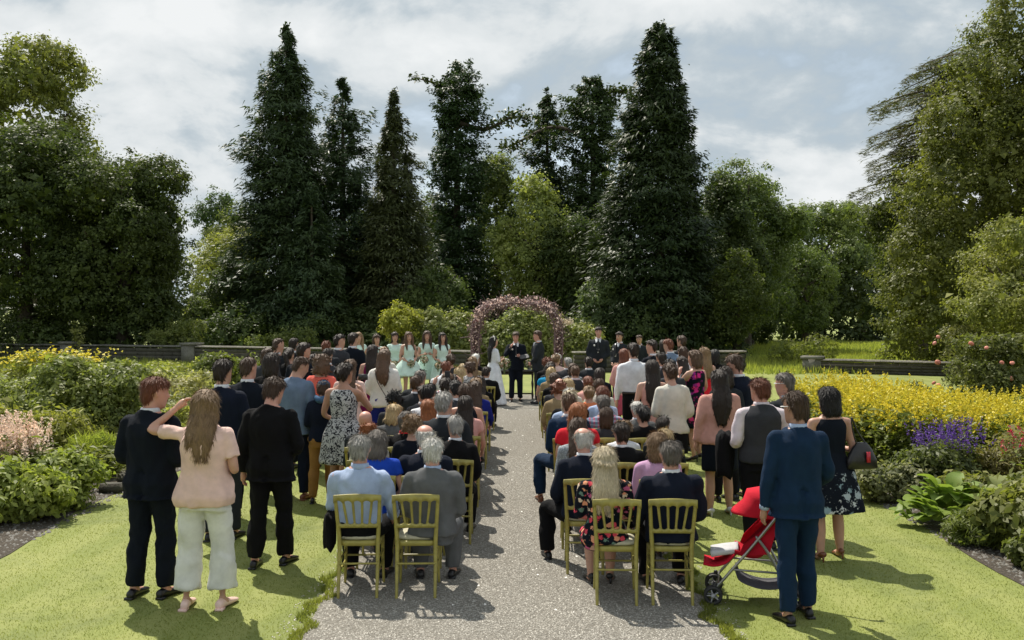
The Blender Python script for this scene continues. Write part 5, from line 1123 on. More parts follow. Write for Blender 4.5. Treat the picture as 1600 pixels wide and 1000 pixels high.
# ------------------------------------------------------------------ chairs
CHM = plain('gilded_wood', (.31, .27, .062), .38, nscale=14, var=.22, bmp=.1)
def chair_geo():
    """parts of the limed banquet chair; faces +Y, back at -Y"""
    P = {}
    def T(*a, n=8, sub=4):
        m = MB(); m.tube(*a, n=n, sub=sub); return m
    w = .163; yb = -.20
    P['rear_leg'] = []
    for s in (-1, 1):
        m = T([(s * (w - .005), yb - .085, .0), (s * (w - .004), yb - .03, .22), (s * (w - .004), yb, .44), (s * (w + .008), yb - .035, .64), (s * (w + .020), yb - .085, .835)], [.0125, .0155, .018, .016, .015]); P['rear_leg'].append(m)
    P['front_leg'] = [T([(s * (w + .005), .19, .0), (s * (w - .002), .18, .22), (s * (w - .005), .17, .43)], [.011, .014, .018]) for s in (-1, 1)]
    m = MB()      # crest rail with scalloped underside
    n = 40; V = []
    for i in range(n + 1):
        u = i / n; x = -w - .033 + (2 * w + .066) * u; arch = abs(math.sin(u * 5 * math.pi)) ** .7 if .0 < u < 1 else 0
        zt = .848 + .012 * math.sin(math.pi * u); zb = .778 + .026 * arch; y = -.288 - .012 * math.sin(math.pi * u)
        V += [(x, y - .011, zb), (x, y - .011 - .008, zt), (x, y + .011 - .008, zt), (x, y + .011, zb)]
    Q = [[i * 4 + j, i * 4 + (j + 1) % 4, (i + 1) * 4 + (j + 1) % 4, (i + 1) * 4 + j] for i in range(n) for j in range(4)] + [[0, 3, 2, 1], [n * 4, n * 4 + 1, n * 4 + 2, n * 4 + 3]]
    m.add(V, [q[::-1] for q in Q]); P['crest_rail'] = [m]
    m = MB(); V = []
    for i in range(n + 1):
        u = i / n; x = -w + .0 + (2 * w - .0) * u; arch = abs(math.sin(u * 5 * math.pi)) ** .7 if .0 < u < 1 else 0
        zb = .566; zt = .614 - .020 * arch; y = -.225
        V += [(x, y - .011, zb), (x, y - .013, zt), (x, y + .009, zt), (x, y + .011, zb)]
    m.add(V, [q[::-1] for q in Q]); P['lower_rail'] = [m]
    P['spindle'] = []
    for k in range(4):
        x0 = (-w + 2 * w * (k + 1) / 5) * .92; x1 = x0 * 1.30; m = T([(x0, -.225, .595), (x0 + (x1 - x0) * .4, -.243, .67), (x0 + (x1 - x0) * .7, -.262, .73), (x1, -.282, .795)], [.010, .0105, .0115, .0105], n=6, sub=2); P['spindle'].append(m)
    m = MB(); m.rings(np.array([ellipse_ring(z, .185 * f, .200 * f, -.205 * f, 24, 5) for z, f in ((.405, .93), (.41, .985), (.435, 1.0), (.445, .985), (.448, .93))])); P['seat'] = [m]
    m = MB(); m.rings(np.array([ellipse_ring(z, .168 * f, .185 * f, -.17 * f, 24, 4) for z, f in ((.449, .92), (.455, 1.0), (.475, .98), (.485, .80))])); P['seat_pad'] = [m]
    P['stretcher'] = []
    for s in (-1, 1):
        P['stretcher'].append(T([(s * (w - .004), yb - .045, .20), (s * (w - .002), .182, .20)], [.009, .009], n=6, sub=1)); P['stretcher'].append(T([(s * (w - .004), yb - .03, .29), (s * (w - .002), .180, .29)], [.009, .009], n=6, sub=1))
    P['stretcher'].append(T([(-w, .182, .24), (w, .182, .24)], [.009, .009], n=6, sub=1)); P['stretcher'].append(T([(-w + .01, yb - .035, .27), (w - .01, yb - .035, .27)], [.009, .009], n=6, sub=1))
    return P
PADM = plain('seat_pad', (.45, .42, .30), .8)
CG = chair_geo(); CMESH = {k: [m.mesh(k) for m in v] for k, v in CG.items()}
for k, v in CMESH.items():
    for me in v: me.materials.append(PADM if k == 'seat_pad' else CHM)
allm = MB()
for k, v in CG.items():
    if k in ('seat_pad',): continue
    for m in v:
        V, Fs = m.data(); off = allm.n; allm.V.append(V); allm.n += len(V)
        for f in Fs: (allm.Q if f.shape[1] == 4 else allm.T).append(f + off)
CH1 = allm.mesh('chair'); CH1.materials.append(CHM)
def chair(X, Y, rz, label, full, group='gilded banquet chairs in rows beside the aisle'):
    if full:
        e = empty('banquet_chair', (X, Y, .006), label, 'chair', group, rz)
        for k, v in CMESH.items():
            for me in v: link(k, me, None, e)
    else:
        e = link('banquet_chair', CH1, None); e.location = (X, Y, .006); e.rotation_euler = (0, 0, rz); tag(e, label, 'chair', group)
    return e

# ------------------------------------------------------------------ arch, table, flowers
def arch():
    Y = 27.0; e = empty('flower_arch', (0, Y, 0), 'arch of woven twigs covered in dusky pink and purple blossom behind the couple', 'arch'); r_ = np.random.default_rng(21)
    twm = plain('twig', (.17, .11, .11), .85); C = [(-1.14, 0, 0), (-1.17, 0, .6), (-1.19, 0, 1.25), (-1.17, 0, 1.78), (-1.0, 0, 2.24), (-.58, 0, 2.46), (.1, 0, 2.50), (.70, 0, 2.40), (1.02, 0, 2.02), (1.07, 0, 1.45), (1.05, 0, .8), (1.03, 0, 0)]
    Cc = catmull(C, 10); mb = MB()
    for dx, dy in ((.10, .22), (-.10, -.22), (.1, -.22), (-.1, .22)): mb.tube([np.array(c) + [dx * (1 if c[0] > 0 else -1), dy, 0] for c in C], [.016] * len(C), n=6, sub=5)
    link('frame', mb.mesh('frame'), twm, e)
    mb = MB()
    for i in range(250):
        a = r_.integers(0, len(Cc) - 14); L = r_.integers(8, 15); P = Cc[a:a + L][::3]; rad = .075 + .05 * (P[:, 2:].mean() > 1.6); P = P + r_.normal(0, rad, P.shape) * [1, 1.3, 1]
        mb.tube(P, [.011, .008, .006, .005, .004][:len(P)] if len(P) <= 5 else [.007] * len(P), n=4, sub=2, cap=False)
    link('twigs', mb.mesh('twigs'), twm, e)
    n = 2700; j = r_.integers(0, len(Cc), n); hi = np.clip((Cc[j, 2] - 1.2) / 1.0, 0, 1); P = Cc[j] + r_.normal(0, 1, (n, 3)) * (np.array([.052, .13, .052]) * (1 + .7 * hi[:, None])); P[:, 2] += .05 * hi
    w = r_.random(n) < .50; w2 = P[:, 2] > Cc[j, 2]
    pk = (r_.random(n) < (.35 + .45 * hi))
    V, Q = leaves(P[pk], rand_unit(r_, pk.sum()) + [0, 0, .4], .062, .05, r_); link('blossom', raw_mesh('blossom', V, Q, False), petal_mat((.68, .55, .56)), e)
    V, Q = leaves(P[~pk], rand_unit(r_, (~pk).sum()), .075, .04, r_); link('foliage', raw_mesh('foliage', V, Q, False), leaf_mat((.12, .055, .08), .5, .25, .3, patch=1.5), e)
    # stray sprigs
    mb = MB()
    for i in range(60):
        p = Cc[r_.integers(5, len(Cc) - 5)]; d = unit(r_.normal(0, 1, 3) * [1, .5, 1] + [p[0] * .4, 0, .6]); mb.tube([p, p + d * .2, p + d * r_.uniform(.28, .42) + [0, 0, .03]], [.006, .005, .003], n=4, sub=2, cap=False)
    p = Cc[82]; mb.tube([p, p + [.2, 0, .02], p + [.38, 0, .10]], [.01, .007, .004], n=4)
    stf(link('sprigs', mb.mesh('sprigs'), twm, e))
    c = r_.normal(0, .05, (90, 3)) + np.array([1.32, 0, 2.0]); c[:, 0] += r_.uniform(-.12, .12, 90); V, Q = leaves(c, rand_unit(r_, 90), .07, .05, r_); link('blossom', raw_mesh('blossom', V, Q, False), petal_mat((.62, .58, .50)), e)
arch()
def table():
    e = empty('table', (-.07, 25.95, .008), 'small dark wooden table with turned legs behind the officiant', 'table'); dm = plain('dark_wood', (.025, .016, .011), .4)
    mb = MB(); mb.box((0, 0, .735), (.50, .26, .018)); mb.box((0, 0, .68), (.45, .21, .035)); link('table_top', mb.mesh('top', False), dm, e)
    for sx in (-1, 1):
        for sy in (-1, 1):
            mb = MB(); mb.tube([(sx * .42, sy * .18, 0), (sx * .42, sy * .18, .06), (sx * .42, sy * .18, .1), (sx * .42, sy * .18, .25), (sx * .42, sy * .18, .40), (sx * .42, sy * .18, .5), (sx * .42, sy * .18, .66)], [.025, .018, .03, .018, .032, .018, .03], n=10, sub=4); link('leg', mb.mesh('leg'), dm, e)
    mb = MB(); mb.box((0, 0, .14), (.42, .018, .018)); mb.box((-.42, 0, .14), (.018, .18, .018)); mb.box((.42, 0, .14), (.018, .18, .018)); link('stretcher', mb.mesh('stretcher', False), dm, e)
table()
def posy(X, Y, Z, r, label, seed, cat='bouquet', c=((.80, .78, .70), (.70, .52, .46))):
    e = empty('bouquet', (X, Y, Z), label, cat); r_ = np.random.default_rng(seed); d = rand_unit(r_, 26); mb = [MB(), MB()]
    for i, v in enumerate(d):
        for k in range(2): mb[i % 2 if i % 3 else 0].ell(v * r * .72, (r * .30 * (1 - k * .3), r * .30 * (1 - k * .3), r * .22), n=7, k=3)
    for k in (0, 1): link('rose', mb[k].mesh('rose'), petal_mat(c[k]), e)
    P = rand_unit(r_, 160) * r * 1.0; V, Q = leaves(P, rand_unit(r_, 160), r * .45, r * .2, r_); link('leaf', raw_mesh('leaf', V, Q, False), leaf_mat((.09, .13, .05), .3, .3), e)
    mb = MB(); mb.tube([(0, 0, 0), (0, 0, -r * 1.6)], [r * .18, r * .14], n=7); link('stems', mb.mesh('stems'), plain('stem', (.10, .14, .05), .7), e)
posy(-.43, 25.85, .95, .13, 'vase posy of cream roses standing on the left end of the dark table', 1, 'flowers')
posy(.27, 25.85, .93, .13, 'vase posy of cream roses standing on the right end of the dark table', 2, 'flowers')
for i, x in enumerate((-.43, .27)):
    mb = MB(); mb.tube([(0, 0, .0), (0, 0, .05), (0, 0, .11)], [.045, .055, .04], n=12, sub=3); o = link('vase', mb.mesh('vase'), plain('ceramic', (.6, .6, .56), .3)); o.location = (x, 25.85, .768); tag(o, 'small pale vase under the %s posy on the dark table' % ('left' if x < 0 else 'right'), 'vase')

# ------------------------------------------------------------------ who stands and sits where
GL = 'guests standing left of the seats'; GR = 'guests standing right of the seats'; SLg = 'guests seated left of the aisle'; SRg = 'guests seated right of the aisle'; BM = 'bridesmaids'; GM = 'groomsmen'
def st(label, px, Y, top_py=None, **k):
    h = k.pop('h', None) or min(1.92, max(1.45, CAMH - (top_py - HZ) * Y / F - .012)); person(label, wx(px, Y), Y, h, **k)
J = lambda c, *a: ('jacket', c, *a); TR = lambda c: ('trousers', c)
# --- left, standing
st('guest in navy suit turning to the woman with her hand at her face, nearest left', 236, 8.25, h=1.82, yaw=-14, arms=('bent', 'bent'), head=(-42, 8), top=J('dnavy'), bottom=TR('dnavy'), hair=('short', 'auburn'), skin='pink', group=GL, width=1.06, stance=.2)
st('guest in pale pink top and wide mint-grey trousers, hand raised to her brow', 321, 7.95, h=1.73, sex='f', yaw=-4, arms=('brow', 'bent'), head=(12, 0), top=('blouse', 'palepink'), bottom=('wide', 'palegrey'), hair=('wavy', 'light'), shoes='palepink', collar=None, group=GL, width=1.12, stance=.1)
st('guest in black suit standing alone on the lawn behind the woman in pale pink', 423, 9.25, 586, yaw=-6, arms=('down', 'clasp'), head=(-14, 22), top=J('black'), bottom=TR('black'), hair=('messy', 'brown'), skin='pink', collar=None, group=GL, stance=.5, width=1.05)
st('bearded guest in dark navy suit just behind the pair at far left', 347, 10.3, h=1.86, arms=('clasp', 'clasp'), head=(-20, 4), top=J('navy'), bottom=TR('charcoal'), hair=('short', 'dark'), group=GL)
st('guest in dark suit with white collar, second behind the pair at left', 387, 11.4, h=1.83, head=(-28, 4), top=J('dnavy'), bottom=TR('dnavy'), hair=('crop', 'brown'), skin='pink', group=GL)
st('guest in black with heavy dark bob, beside the pale blue jacket', 424, 12.9, h=1.80, sex='f', head=(-10, 0), top=('longtop', 'black'), bottom=TR('black'), hair=('bob', 'dark'), group=GL, width=1.05)
st('guest in pale blue jacket looking down to the right, brown shoes', 461, 12.4, 553, yaw=-12, arms=('clasp', 'down'), head=(-48, 26), top=J('lblue'), bottom=TR('navy'), hair=('crop', 'brown'), shoes='tanleather', collar=None, group=GL)
st('tall guest in dark navy suit behind the pale blue jacket', 473, 14.8, 534, yaw=-20, head=(-30, 5), top=J('dnavy'), bottom=TR('dnavy'), hair=('short', 'dark'), group=GL)
st('guest in dark suit, head above the others, rear left of the crowd', 433, 17.5, 527, yaw=-25, head=(-30, 5), top=J('charcoal'), bottom=TR('charcoal'), hair=('crop', 'brown'), group=GL)
st('guest in dark grey top at the far left end of the rear standing row', 417, 16.4, 543, h=1.72, sex='f', head=(-20, 0), top=('longtop', 'dgrey'), bottom=TR('black'), hair=('bob', 'brown'), group=GL)
st('guest in black top between two taller men, rear left of the crowd', 452, 17.2, h=1.69, sex='f', head=(-20, 0), top=('longtop', 'black'), bottom=TR('black'), hair=('ponytail', 'dark'), group=GL)
st('rearmost guest of the left crowd, only dark hair and dark collar showing', 459, 19.3, h=1.80, head=(-20, 0), top=J('dnavy'), bottom=TR('dnavy'), hair=('short', 'dark'), group=GL)
st('guest in coral dress with curly hair, holding a white clutch', 502, 14.1, 553, sex='f', yaw=-8, arms=('hold', 'clasp'), head=(-30, 8), top=('edress', 'coral', None, .50, .06, 0), bottom=('none', 'black'), hair=('curly', 'mid'), group=GL)
st('guest in grey jacket mostly hidden behind the coral dress', 490, 15.6, h=1.66, sex='f', head=(-10, 0), top=('longtop', 'dgrey'), bottom=TR('dgrey'), hair=('bob', 'dark'), group=GL)
st('short dark-haired guest in grey suit behind the coral dress', 512, 16.4, h=1.72, head=(-10, 0), top=J('dgrey'), bottom=TR('charcoal'), hair=('short', 'dark'), group=GL)
st('guest in charcoal suit with reddish hair at the rear of the left crowd', 510, 18.2, h=1.79, head=(-10, 0), top=J('charcoal'), bottom=TR('charcoal'), hair=('crop', 'auburn'), group=GL)
st('guest in grey-brown jacket turned right, left of the tall navy suit', 529, 18.8, 521, yaw=-30, head=(-35, 5), top=J('dgrey'), bottom=TR('charcoal'), hair=('messy', 'dark'), group=GL)
st('tall guest in navy suit with white collar at the front of the left crowd', 551, 19.6, 519, yaw=-15, head=(-15, 5), top=J('dnavy'), bottom=TR('dnavy'), hair=('short', 'dark'), group=GL)
st('guest in pale pink with long wavy brown hair behind the patterned dress', 546, 13.6, h=1.68, sex='f', arms=('clasp', 'bent'), head=(-15, 4), top=('edress', 'palepink', None, .48, .06, 0), bottom=('none', 'black'), hair=('wavy', 'mid'), group=GL)
st('guest in black and white leaf-print sleeveless dress raising a camera to her face', 537, 11.9, h=1.73, sex='f', yaw=-12, arms=('clasp', 'face'), head=(-14, 6), top=('dress', 'white', 'leafy', .52, .08, 10), bottom=('none', 'black'), hair=('updo', 'dark'), skin='tan', group=GL, width=1.1)
st('boy in navy jumper and blue cap with mustard trousers', 503, 12.25, h=1.50, sex='f', arms=('bent', 'down'), head=(-10, 20), top=('longtop', 'navy'), bottom=TR('mustard'), hair=('crop' if False else 'short', 'brown'), extras=('cap', 'hood'), group=GL, stance=.4)
st('guest in long magenta dress with long dark hair', 582, 17.0, h=1.75, sex='f', arms=('clasp', 'clasp'), head=(-10, 0), top=('dress', 'magenta', None, .10, .14, 12), bottom=('none', 'black'), hair=('long', 'dark'), group=GL)
st('guest in cream loose top and cobalt trousers with thin bag strap', 600, 15.3, h=1.75, sex='f', yaw=-6, arms=('clasp', 'bent'), head=(-12, 4), top=('loose', 'ivory'), bottom=TR('cobalt'), hair=('wavy', 'mid'), extras=('strap',), group=GL, width=1.08)
st('fair-haired guest in pale top beyond the cream loose top', 600, 17.9, h=1.68, sex='f', head=(-15, 0), top=('loose', 'cream'), bottom=TR('cream'), hair=('wavy', 'light'), group=GL)
# --- bridesmaids
st('bridesmaid in mint dress half hidden at the far left of the row', 560, 25.2, h=1.76, sex='f', yaw=200, arms=('clasp', 'clasp'), head=(0, 0), top=('sdress', 'mint', None, .55, .16, 14), bottom=('none', 'black'), hair=('wavy', 'light'), face=True, extras=('locks',), group=BM)
st('bridesmaid in pale dress partly hidden, hand near her chin', 588, 24.6, h=1.72, sex='f', yaw=200, arms=('clasp', 'face'), head=(10, 0), top=('sdress', 'mint', None, .55, .16, 14), bottom=('none', 'black'), hair=('bob', 'brown'), face=True, group=BM)
st('dark-haired bridesmaid with fringe in mint dress, third from the right', 617, 25.6, h=1.75, sex='f', yaw=190, arms=('clasp', 'clasp'), top=('sdress', 'mint', None, .55, .16, 14), bottom=('none', 'black'), hair=('bob', 'dark'), face=True, group=BM)
st('bridesmaid in flared mint dress with bare legs in view, holding white flowers', 638, 25.2, h=1.77, sex='f', yaw=215, arms=('clasp', 'clasp'), head=(-8, 0), top=('dress', 'mint', None, .62, .24, 16), bottom=('none', 'black'), hair=('wavy', 'mid'), face=True, extras=('locks',), group=BM)
st('bridesmaid in mint dress holding a posy at her waist, second from the right', 667, 25.8, h=1.78, sex='f', yaw=190, arms=('hold', 'hold'), top=('sdress', 'mint', None, .50, .14, 16), bottom=('none', 'black'), hair=('wavy', 'brown'), face=True, extras=('locks',), group=BM)
st('rightmost bridesmaid in mint dress with pale lace shoulders', 691, 25.5, h=1.74, sex='f', yaw=205, arms=('clasp', 'clasp'), top=('sdress', 'mint', None, .50, .14, 16), bottom=('none', 'black'), hair=('wavy', 'dark'), face=True, extras=('locks',), group=BM)
# --- the couple
st('bride in long white dress with lace sleeves holding a bouquet', 771, 24.35, h=1.68, sex='f', yaw=-58, arms=('hold', 'hold'), head=(-15, 0), top=('edress', 'white', None, .03, .22, 18), bottom=('none', 'white'), hair=('long', 'black'), extras=('headband',), shoes='white', group=None)
st('officiant in dark navy suit reading from a book, facing the guests', 806, 25.25, h=1.77, yaw=182, arms=('hold', 'face'), head=(-8, 8), top=J('dnavy'), bottom=TR('dnavy'), hair=('short', 'brown'), face=True, extras=('lapels', 'flower'), skin='pink')
st('groom in dark grey suit facing the bride, hands clasped', 841, 24.7, h=1.82, yaw=75, arms=('clasp', 'clasp'), head=(12, 4), top=J('charcoal'), bottom=TR('charcoal'), hair=('short', 'brown'), face=True, extras=('lapels',), skin='pink')
st('groomsman in dark suit and tie facing the guests, hands clasped in front', 935, 25.8, h=1.88, yaw=172, arms=('clasp', 'clasp'), head=(4, 0), top=J('charcoal'), bottom=TR('charcoal'), hair=('short', 'dark'), face=True, extras=('lapels', 'flower'), skin='pink', group=GM)
st('groomsman in dark suit turned toward the couple, right of the taller one', 968, 25.0, h=1.78, yaw=130, arms=('clasp', 'clasp'), head=(10, 0), top=J('charcoal'), bottom=TR('charcoal'), hair=('messy', 'dark'), face=True, extras=('lapels', 'flower'), group=GM)
st('young groomsman peering out behind the white shirt', 999, 26.4, h=1.66, yaw=150, arms=('clasp', 'clasp'), head=(10, 5), top=J('charcoal'), bottom=TR('charcoal'), hair=('short', 'brown'), face=True, extras=('lapels',), group=GM)
# --- right, standing
st('guest in white shirt without a jacket, black trousers, back to the camera', 990, 15.9, h=1.83, yaw=4, head=(12, 2), top=('shirt', 'white'), bottom=TR('black'), hair=('short', 'dark'), group=GR)
st('guest in pink with long auburn hair beyond the white shirt', 975, 17.6, h=1.66, sex='f', head=(10, 0), arms=('clasp', 'bent'), top=('longtop', 'salmon'), bottom=('skirt', 'dpink'), hair=('long', 'auburn'), group=GR)
st('guest in sleeveless blush pleated dress with long dark hair', 1019, 13.3, h=1.69, sex='f', arms=('down', 'down2'), head=(8, 0), top=('dress', 'pink', None, .35, .14, 22), bottom=('none', 'black'), hair=('long', 'dark'), skin='fair', group=GR)
st('guest in cream jacket and black skirt, head bowed to the left', 1050, 12.3, h=1.71, sex='f', yaw=6, arms=('bent', 'clasp'), head=(18, 16), top=('loose', 'cream'), bottom=('skirt', 'black', None, .58, .015, 0), hair=('updo', 'brown'), group=GR)
st('bearded guest in dark suit facing left among the right crowd', 1020, 18.0, h=1.81, yaw=35, head=(30, 5), top=J('dnavy'), bottom=TR('dnavy'), hair=('messy', 'dark'), group=GR)
st('guest in dark top at the back between the two bearded men', 1037, 20.9, h=1.71, sex='f', head=(10, 0), top=('longtop', 'black'), bottom=TR('black'), hair=('bob', 'dark'), group=GR)
st('guest in mid-blue jacket with reddish hair, rear of the right crowd', 1047, 19.2, h=1.79, yaw=25, head=(20, 15), top=J('lblue'), bottom=TR('navy'), hair=('short', 'auburn'), group=GR)
st('tallest guest at the very back of the right crowd, dark suit', 1066, 20.4, h=1.82, yaw=20, head=(20, 5), top=J('charcoal'), bottom=TR('charcoal'), hair=('messy', 'brown'), group=GR)
st('guest in grey waistcoat and white sleeves, left of centre in the right crowd', 1034, 16.3, h=1.66, yaw=15, head=(15, 5), top=('waistcoat', 'dgrey'), bottom=TR('charcoal'), hair=('short', 'dark'), group=GR)
st('black-haired guest in dark jacket directly behind the cream jacket', 1048, 14.9, h=1.62, yaw=15, head=(20, 5), top=J('dgrey'), bottom=TR('charcoal'), hair=('short', 'black'), group=GR)
st('guest in white top with dark hair, behind the pink-flowered dress', 1068, 18.1, h=1.68, sex='f', yaw=15, head=(20, 5), top=('longtop', 'white'), bottom=TR('black'), hair=('bob', 'brown'), group=GR)
st('guest in striped top looking down, left of the pink-flowered dress', 1068, 16.6, h=1.58, sex='f', yaw=15, head=(20, 15), top=('longtop', 'white', 'stripe'), bottom=TR('black'), hair=('wavy', 'dark'), group=GR)
st('guest in sleeveless navy dress with pink flowers, hand to her mouth', 1087, 15.6, h=1.72, sex='f', yaw=38, arms=('face', 'clasp'), head=(16, 4), top=('dress', 'dnavy', 'navy_pink', .50, .07, 8), bottom=('none', 'black'), hair=('bob', 'mid'), group=GR, width=1.05)
st('guest in red dress behind the pink-flowered dress', 1101, 17.0, h=1.71, sex='f', yaw=20, head=(15, 0), top=('dress', 'red', None, .05, .12, 12), bottom=('none', 'black'), hair=('wavy', 'light'), group=GR)
st('guest in black at the right end of the rear standing row', 1117, 18.2, h=1.62, sex='f', head=(10, 0), top=('longtop', 'black'), bottom=TR('black'), hair=('bob', 'black'), group=GR)
st('fair-haired guest in dark coat behind the bearded man in navy', 1146, 13.9, h=1.74, head=(10, 0), top=J('charcoal'), bottom=TR('charcoal'), hair=('curlyshort', 'light'), group=GR)
st('guest in navy suit with beard turned left beside the pink jacket', 1154, 12.5, h=1.81, yaw=22, head=(32, 18), top=J('navy'), bottom=TR('navy'), hair=('short', 'brown'), skin='pink', group=GR)
st('guest in dark top tucked behind the woman in the pink jacket', 1134, 12.35, h=1.66, sex='f', head=(10, 5), top=('longtop', 'charcoal'), bottom=TR('black'), hair=('bob', 'dark'), group=GR)
st('guest in salmon pink jacket, black skirt and heels, very long dark hair', 1124, 11.5, h=1.67, sex='f', yaw=4, arms=('down', 'bent'), head=(6, 0), top=('loose', 'pink'), bottom=('skirt', 'dnavy', None, .52, .005, 0), hair=('long', 'dark'), shoes='silver', group=GR, width=1.12, stance=.2)
st('guest in dark waistcoat and rolled white sleeves, jacket over his arm', 1189, 9.85, h=1.70, yaw=5, arms=('bent', 'clasp'), head=(16, 4), top=('waistcoat', 'dgrey'), bottom=TR('black'), hair=('crop', 'auburn'), skin='pink', group=GR, width=1.14, belly=.03)
st('guest in grey-blue jacket and glasses looking left, beside the waistcoat', 1229, 10.6, h=1.70, yaw=22, head=(45, 5), top=J('charcoal'), bottom=TR('charcoal'), hair=('short', 'dgrey'), skin='pink', extras=('glasses',), group=GR)
st('guest in bright navy suit with sunglasses, nearest standing figure at right', 1246, 7.65, h=1.75, yaw=6, arms=('down', 'relax'), head=(24, 8), top=J('blue'), bottom=TR('blue'), hair=('messy', 'brown'), skin='tan', extras=('glasses',), collar='skyblue', group=GR, width=.98, stance=.5)
st('guest in navy sleeveless top and white-flowered skirt, black handbag on her arm', 1296, 9.5, h=1.63, sex='f', yaw=6, arms=('clasp', 'bent'), head=(14, 2), top=('dress', 'dnavy', None, .80, .03, 0), bottom=('skirt', 'dnavy', 'skirt_white', .48, .13, 9), hair=('bob', 'black'), shoes='tanleather', group=GR, width=1.1)

# --- seated: (head px, head py, Y, label, sex, hair, top, more)
SL = [
 (562, 700, 8.45, 'grey-haired guest in pale blue shirt on the nearest left chair', 'm', ('crop', 'grey'), ('shirt', 'skyblue'), dict(width=1.12, arms=('lap', 'relax'), belly=.02, skin='pink')),
 (676, 709, 8.45, 'white-haired guest in mid-grey suit on the nearest chair by the aisle, left', 'm', ('crop', 'white'), J('grey'), dict(width=1.08, bottom=TR('grey'), skin='pink', collar='skyblue')),
 (590, 697, 9.3, 'guest in bright blue top, second row left of the aisle', 'f', ('bob', 'dgrey'), ('halfsleeve', 'royal'), {}),
 (664, 689, 9.3, 'balding guest in navy jacket, second row left', 'm', ('halfbald', 'white'), J('navy'), dict(skin='pink', width=1.08, head=(10, 5))),
 (596, 677, 10.0, 'guest in cream with short ginger curls, third row left end', 'f', ('curlyup', 'ginger'), ('elbow', 'cream'), {}),
 (672, 664, 10.15, 'fair curly-haired guest in dark navy, third row left', 'f', ('curlyup', 'light'), ('longtop', 'dnavy'), dict(width=.98)),
 (689, 665, 10.15, 'grey-haired guest in black suit at the aisle end, third row left', 'm', ('crop', 'grey'), J('black'), {}),
 (592, 656, 10.9, 'bald guest at the outer end of the fourth row left', 'm', ('bald', 'grey'), J('charcoal'), dict(skin='pink')),
 (619, 657, 11.0, 'dark-haired guest in black jacket with hand at the cheek, fourth row left', 'm', ('short', 'dgrey'), J('black'), dict(head=(-35, 5), arms=('lap', 'face'), collar='red')),
 (619, 645, 11.6, 'blonde guest in grey, fifth row left', 'f', ('bob', 'blonde'), ('longtop', 'grey'), {}),
 (686, 628, 11.25, 'grey-haired guest in black jacket sitting tall, fifth row left', 'm', ('crop', 'grey'), J('charcoal'), dict(width=1.1, belly=.02)),
 (703, 638, 11.5, 'guest with long ginger hair in salmon dress beside the aisle', 'f', ('long', 'ginger'), ('halfsleeve', 'salmon'), {}),
 (631, 624, 12.3, 'guest with dark curls in grey, sixth row left end', 'f', ('curlyshort', 'black'), ('longtop', 'dgrey'), {}),
 (655, 614, 12.5, 'dark-haired guest in white shirt, sixth row left', 'm', ('short', 'black'), ('shirt', 'white'), dict(head=(-18, 3))),
 (713, 633, 12.3, 'dark-haired guest in pale pink top by the aisle, sixth row', 'f', ('long', 'dark'), ('halfsleeve', 'salmon'), {}),
 (671, 614, 13.3, 'dark-haired guest looking down, seventh row left', 'm', ('messy', 'dark'), J('dnavy'), {}),
 (728, 614, 13.2, 'guest in sleeveless navy dress at the aisle, seventh row left', 'f', ('bob', 'brown'), ('dress', 'dnavy', None), dict(arms=('lap', 'relax'))),
 (703, 607, 13.8, 'black-haired guest in grey jacket, seventh row left', 'm', ('messy', 'black'), J('dgrey'), {}),
 (667, 598, 14.8, 'brown-haired guest in dark suit, eighth row left', 'm', ('crop', 'brown'), J('charcoal'), {}),
 (686, 602, 15.0, 'guest in navy holding a phone up to take a picture', 'm', ('short', 'dark'), J('navy'), dict(arms=('phonehi', 'phonehi'), head=(0, 5))),
 (716, 601, 15.2, 'light-brown-haired guest in camel top, ninth row left', 'f', ('bob', 'light'), ('longtop', 'camel'), {}),
 (741, 607, 15.2, 'guest in cobalt dress sitting on the aisle, ninth row left', 'f', ('wavy', 'brown'), ('longtop', 'cobalt'), {}),
 (668, 589, 15.9, 'grey-brown-haired guest in charcoal, tenth row left end', 'm', ('crop', 'dgrey'), J('charcoal'), {}),
 (714, 594, 16.2, 'fair-haired guest in patterned top, tenth row left', 'f', ('bob', 'mid'), ('longtop', 'white', 'check'), {}),
 (745, 597, 16.6, 'guest in black top at the aisle end of the eleventh row left', 'f', ('long', 'dark'), ('longtop', 'black'), {}),
 (730, 595, 16.6, 'dark-haired guest in grey dress, eleventh row left', 'f', ('updo', 'dark'), ('halfsleeve', 'grey'), {}),
 (717, 584, 17.6, 'blonde child in cream, twelfth row left', 'f', ('bob', 'blonde'), ('longtop', 'cream'), dict(width=.9)),
 (702, 573, 18.4, 'short-haired boy in white shirt, thirteenth row left end', 'm', ('crop', 'auburn'), ('shirt', 'white'), {}),
 (728, 575, 18.4, 'curly-haired guest in white and black print, thirteenth row left', 'f', ('curlyshort', 'brown'), ('longtop', 'white', 'leafy'), {}),
 (741, 577, 19.4, 'guest with long blonde hair near the front by the aisle', 'f', ('long', 'blonde'), ('longtop', 'camel'), {}),
 (752, 581, 19.6, 'dark-suited guest at the aisle end near the front left', 'm', ('short', 'dark'), J('black'), {}),
 (706, 562, 20.9, 'brown-haired guest in grey, outer end near the front left', 'f', ('updo', 'brown'), ('longtop', 'dgrey'), {}),
 (737, 566, 21.0, 'guest in beige dress, second row from the couple left', 'f', ('wavy', 'light'), ('longtop', 'camel'), {}),
 (743, 561, 22.4, 'white-haired guest in the front row left, closest to the bride', 'f', ('updo', 'white'), ('longtop', 'black'), {}),
]
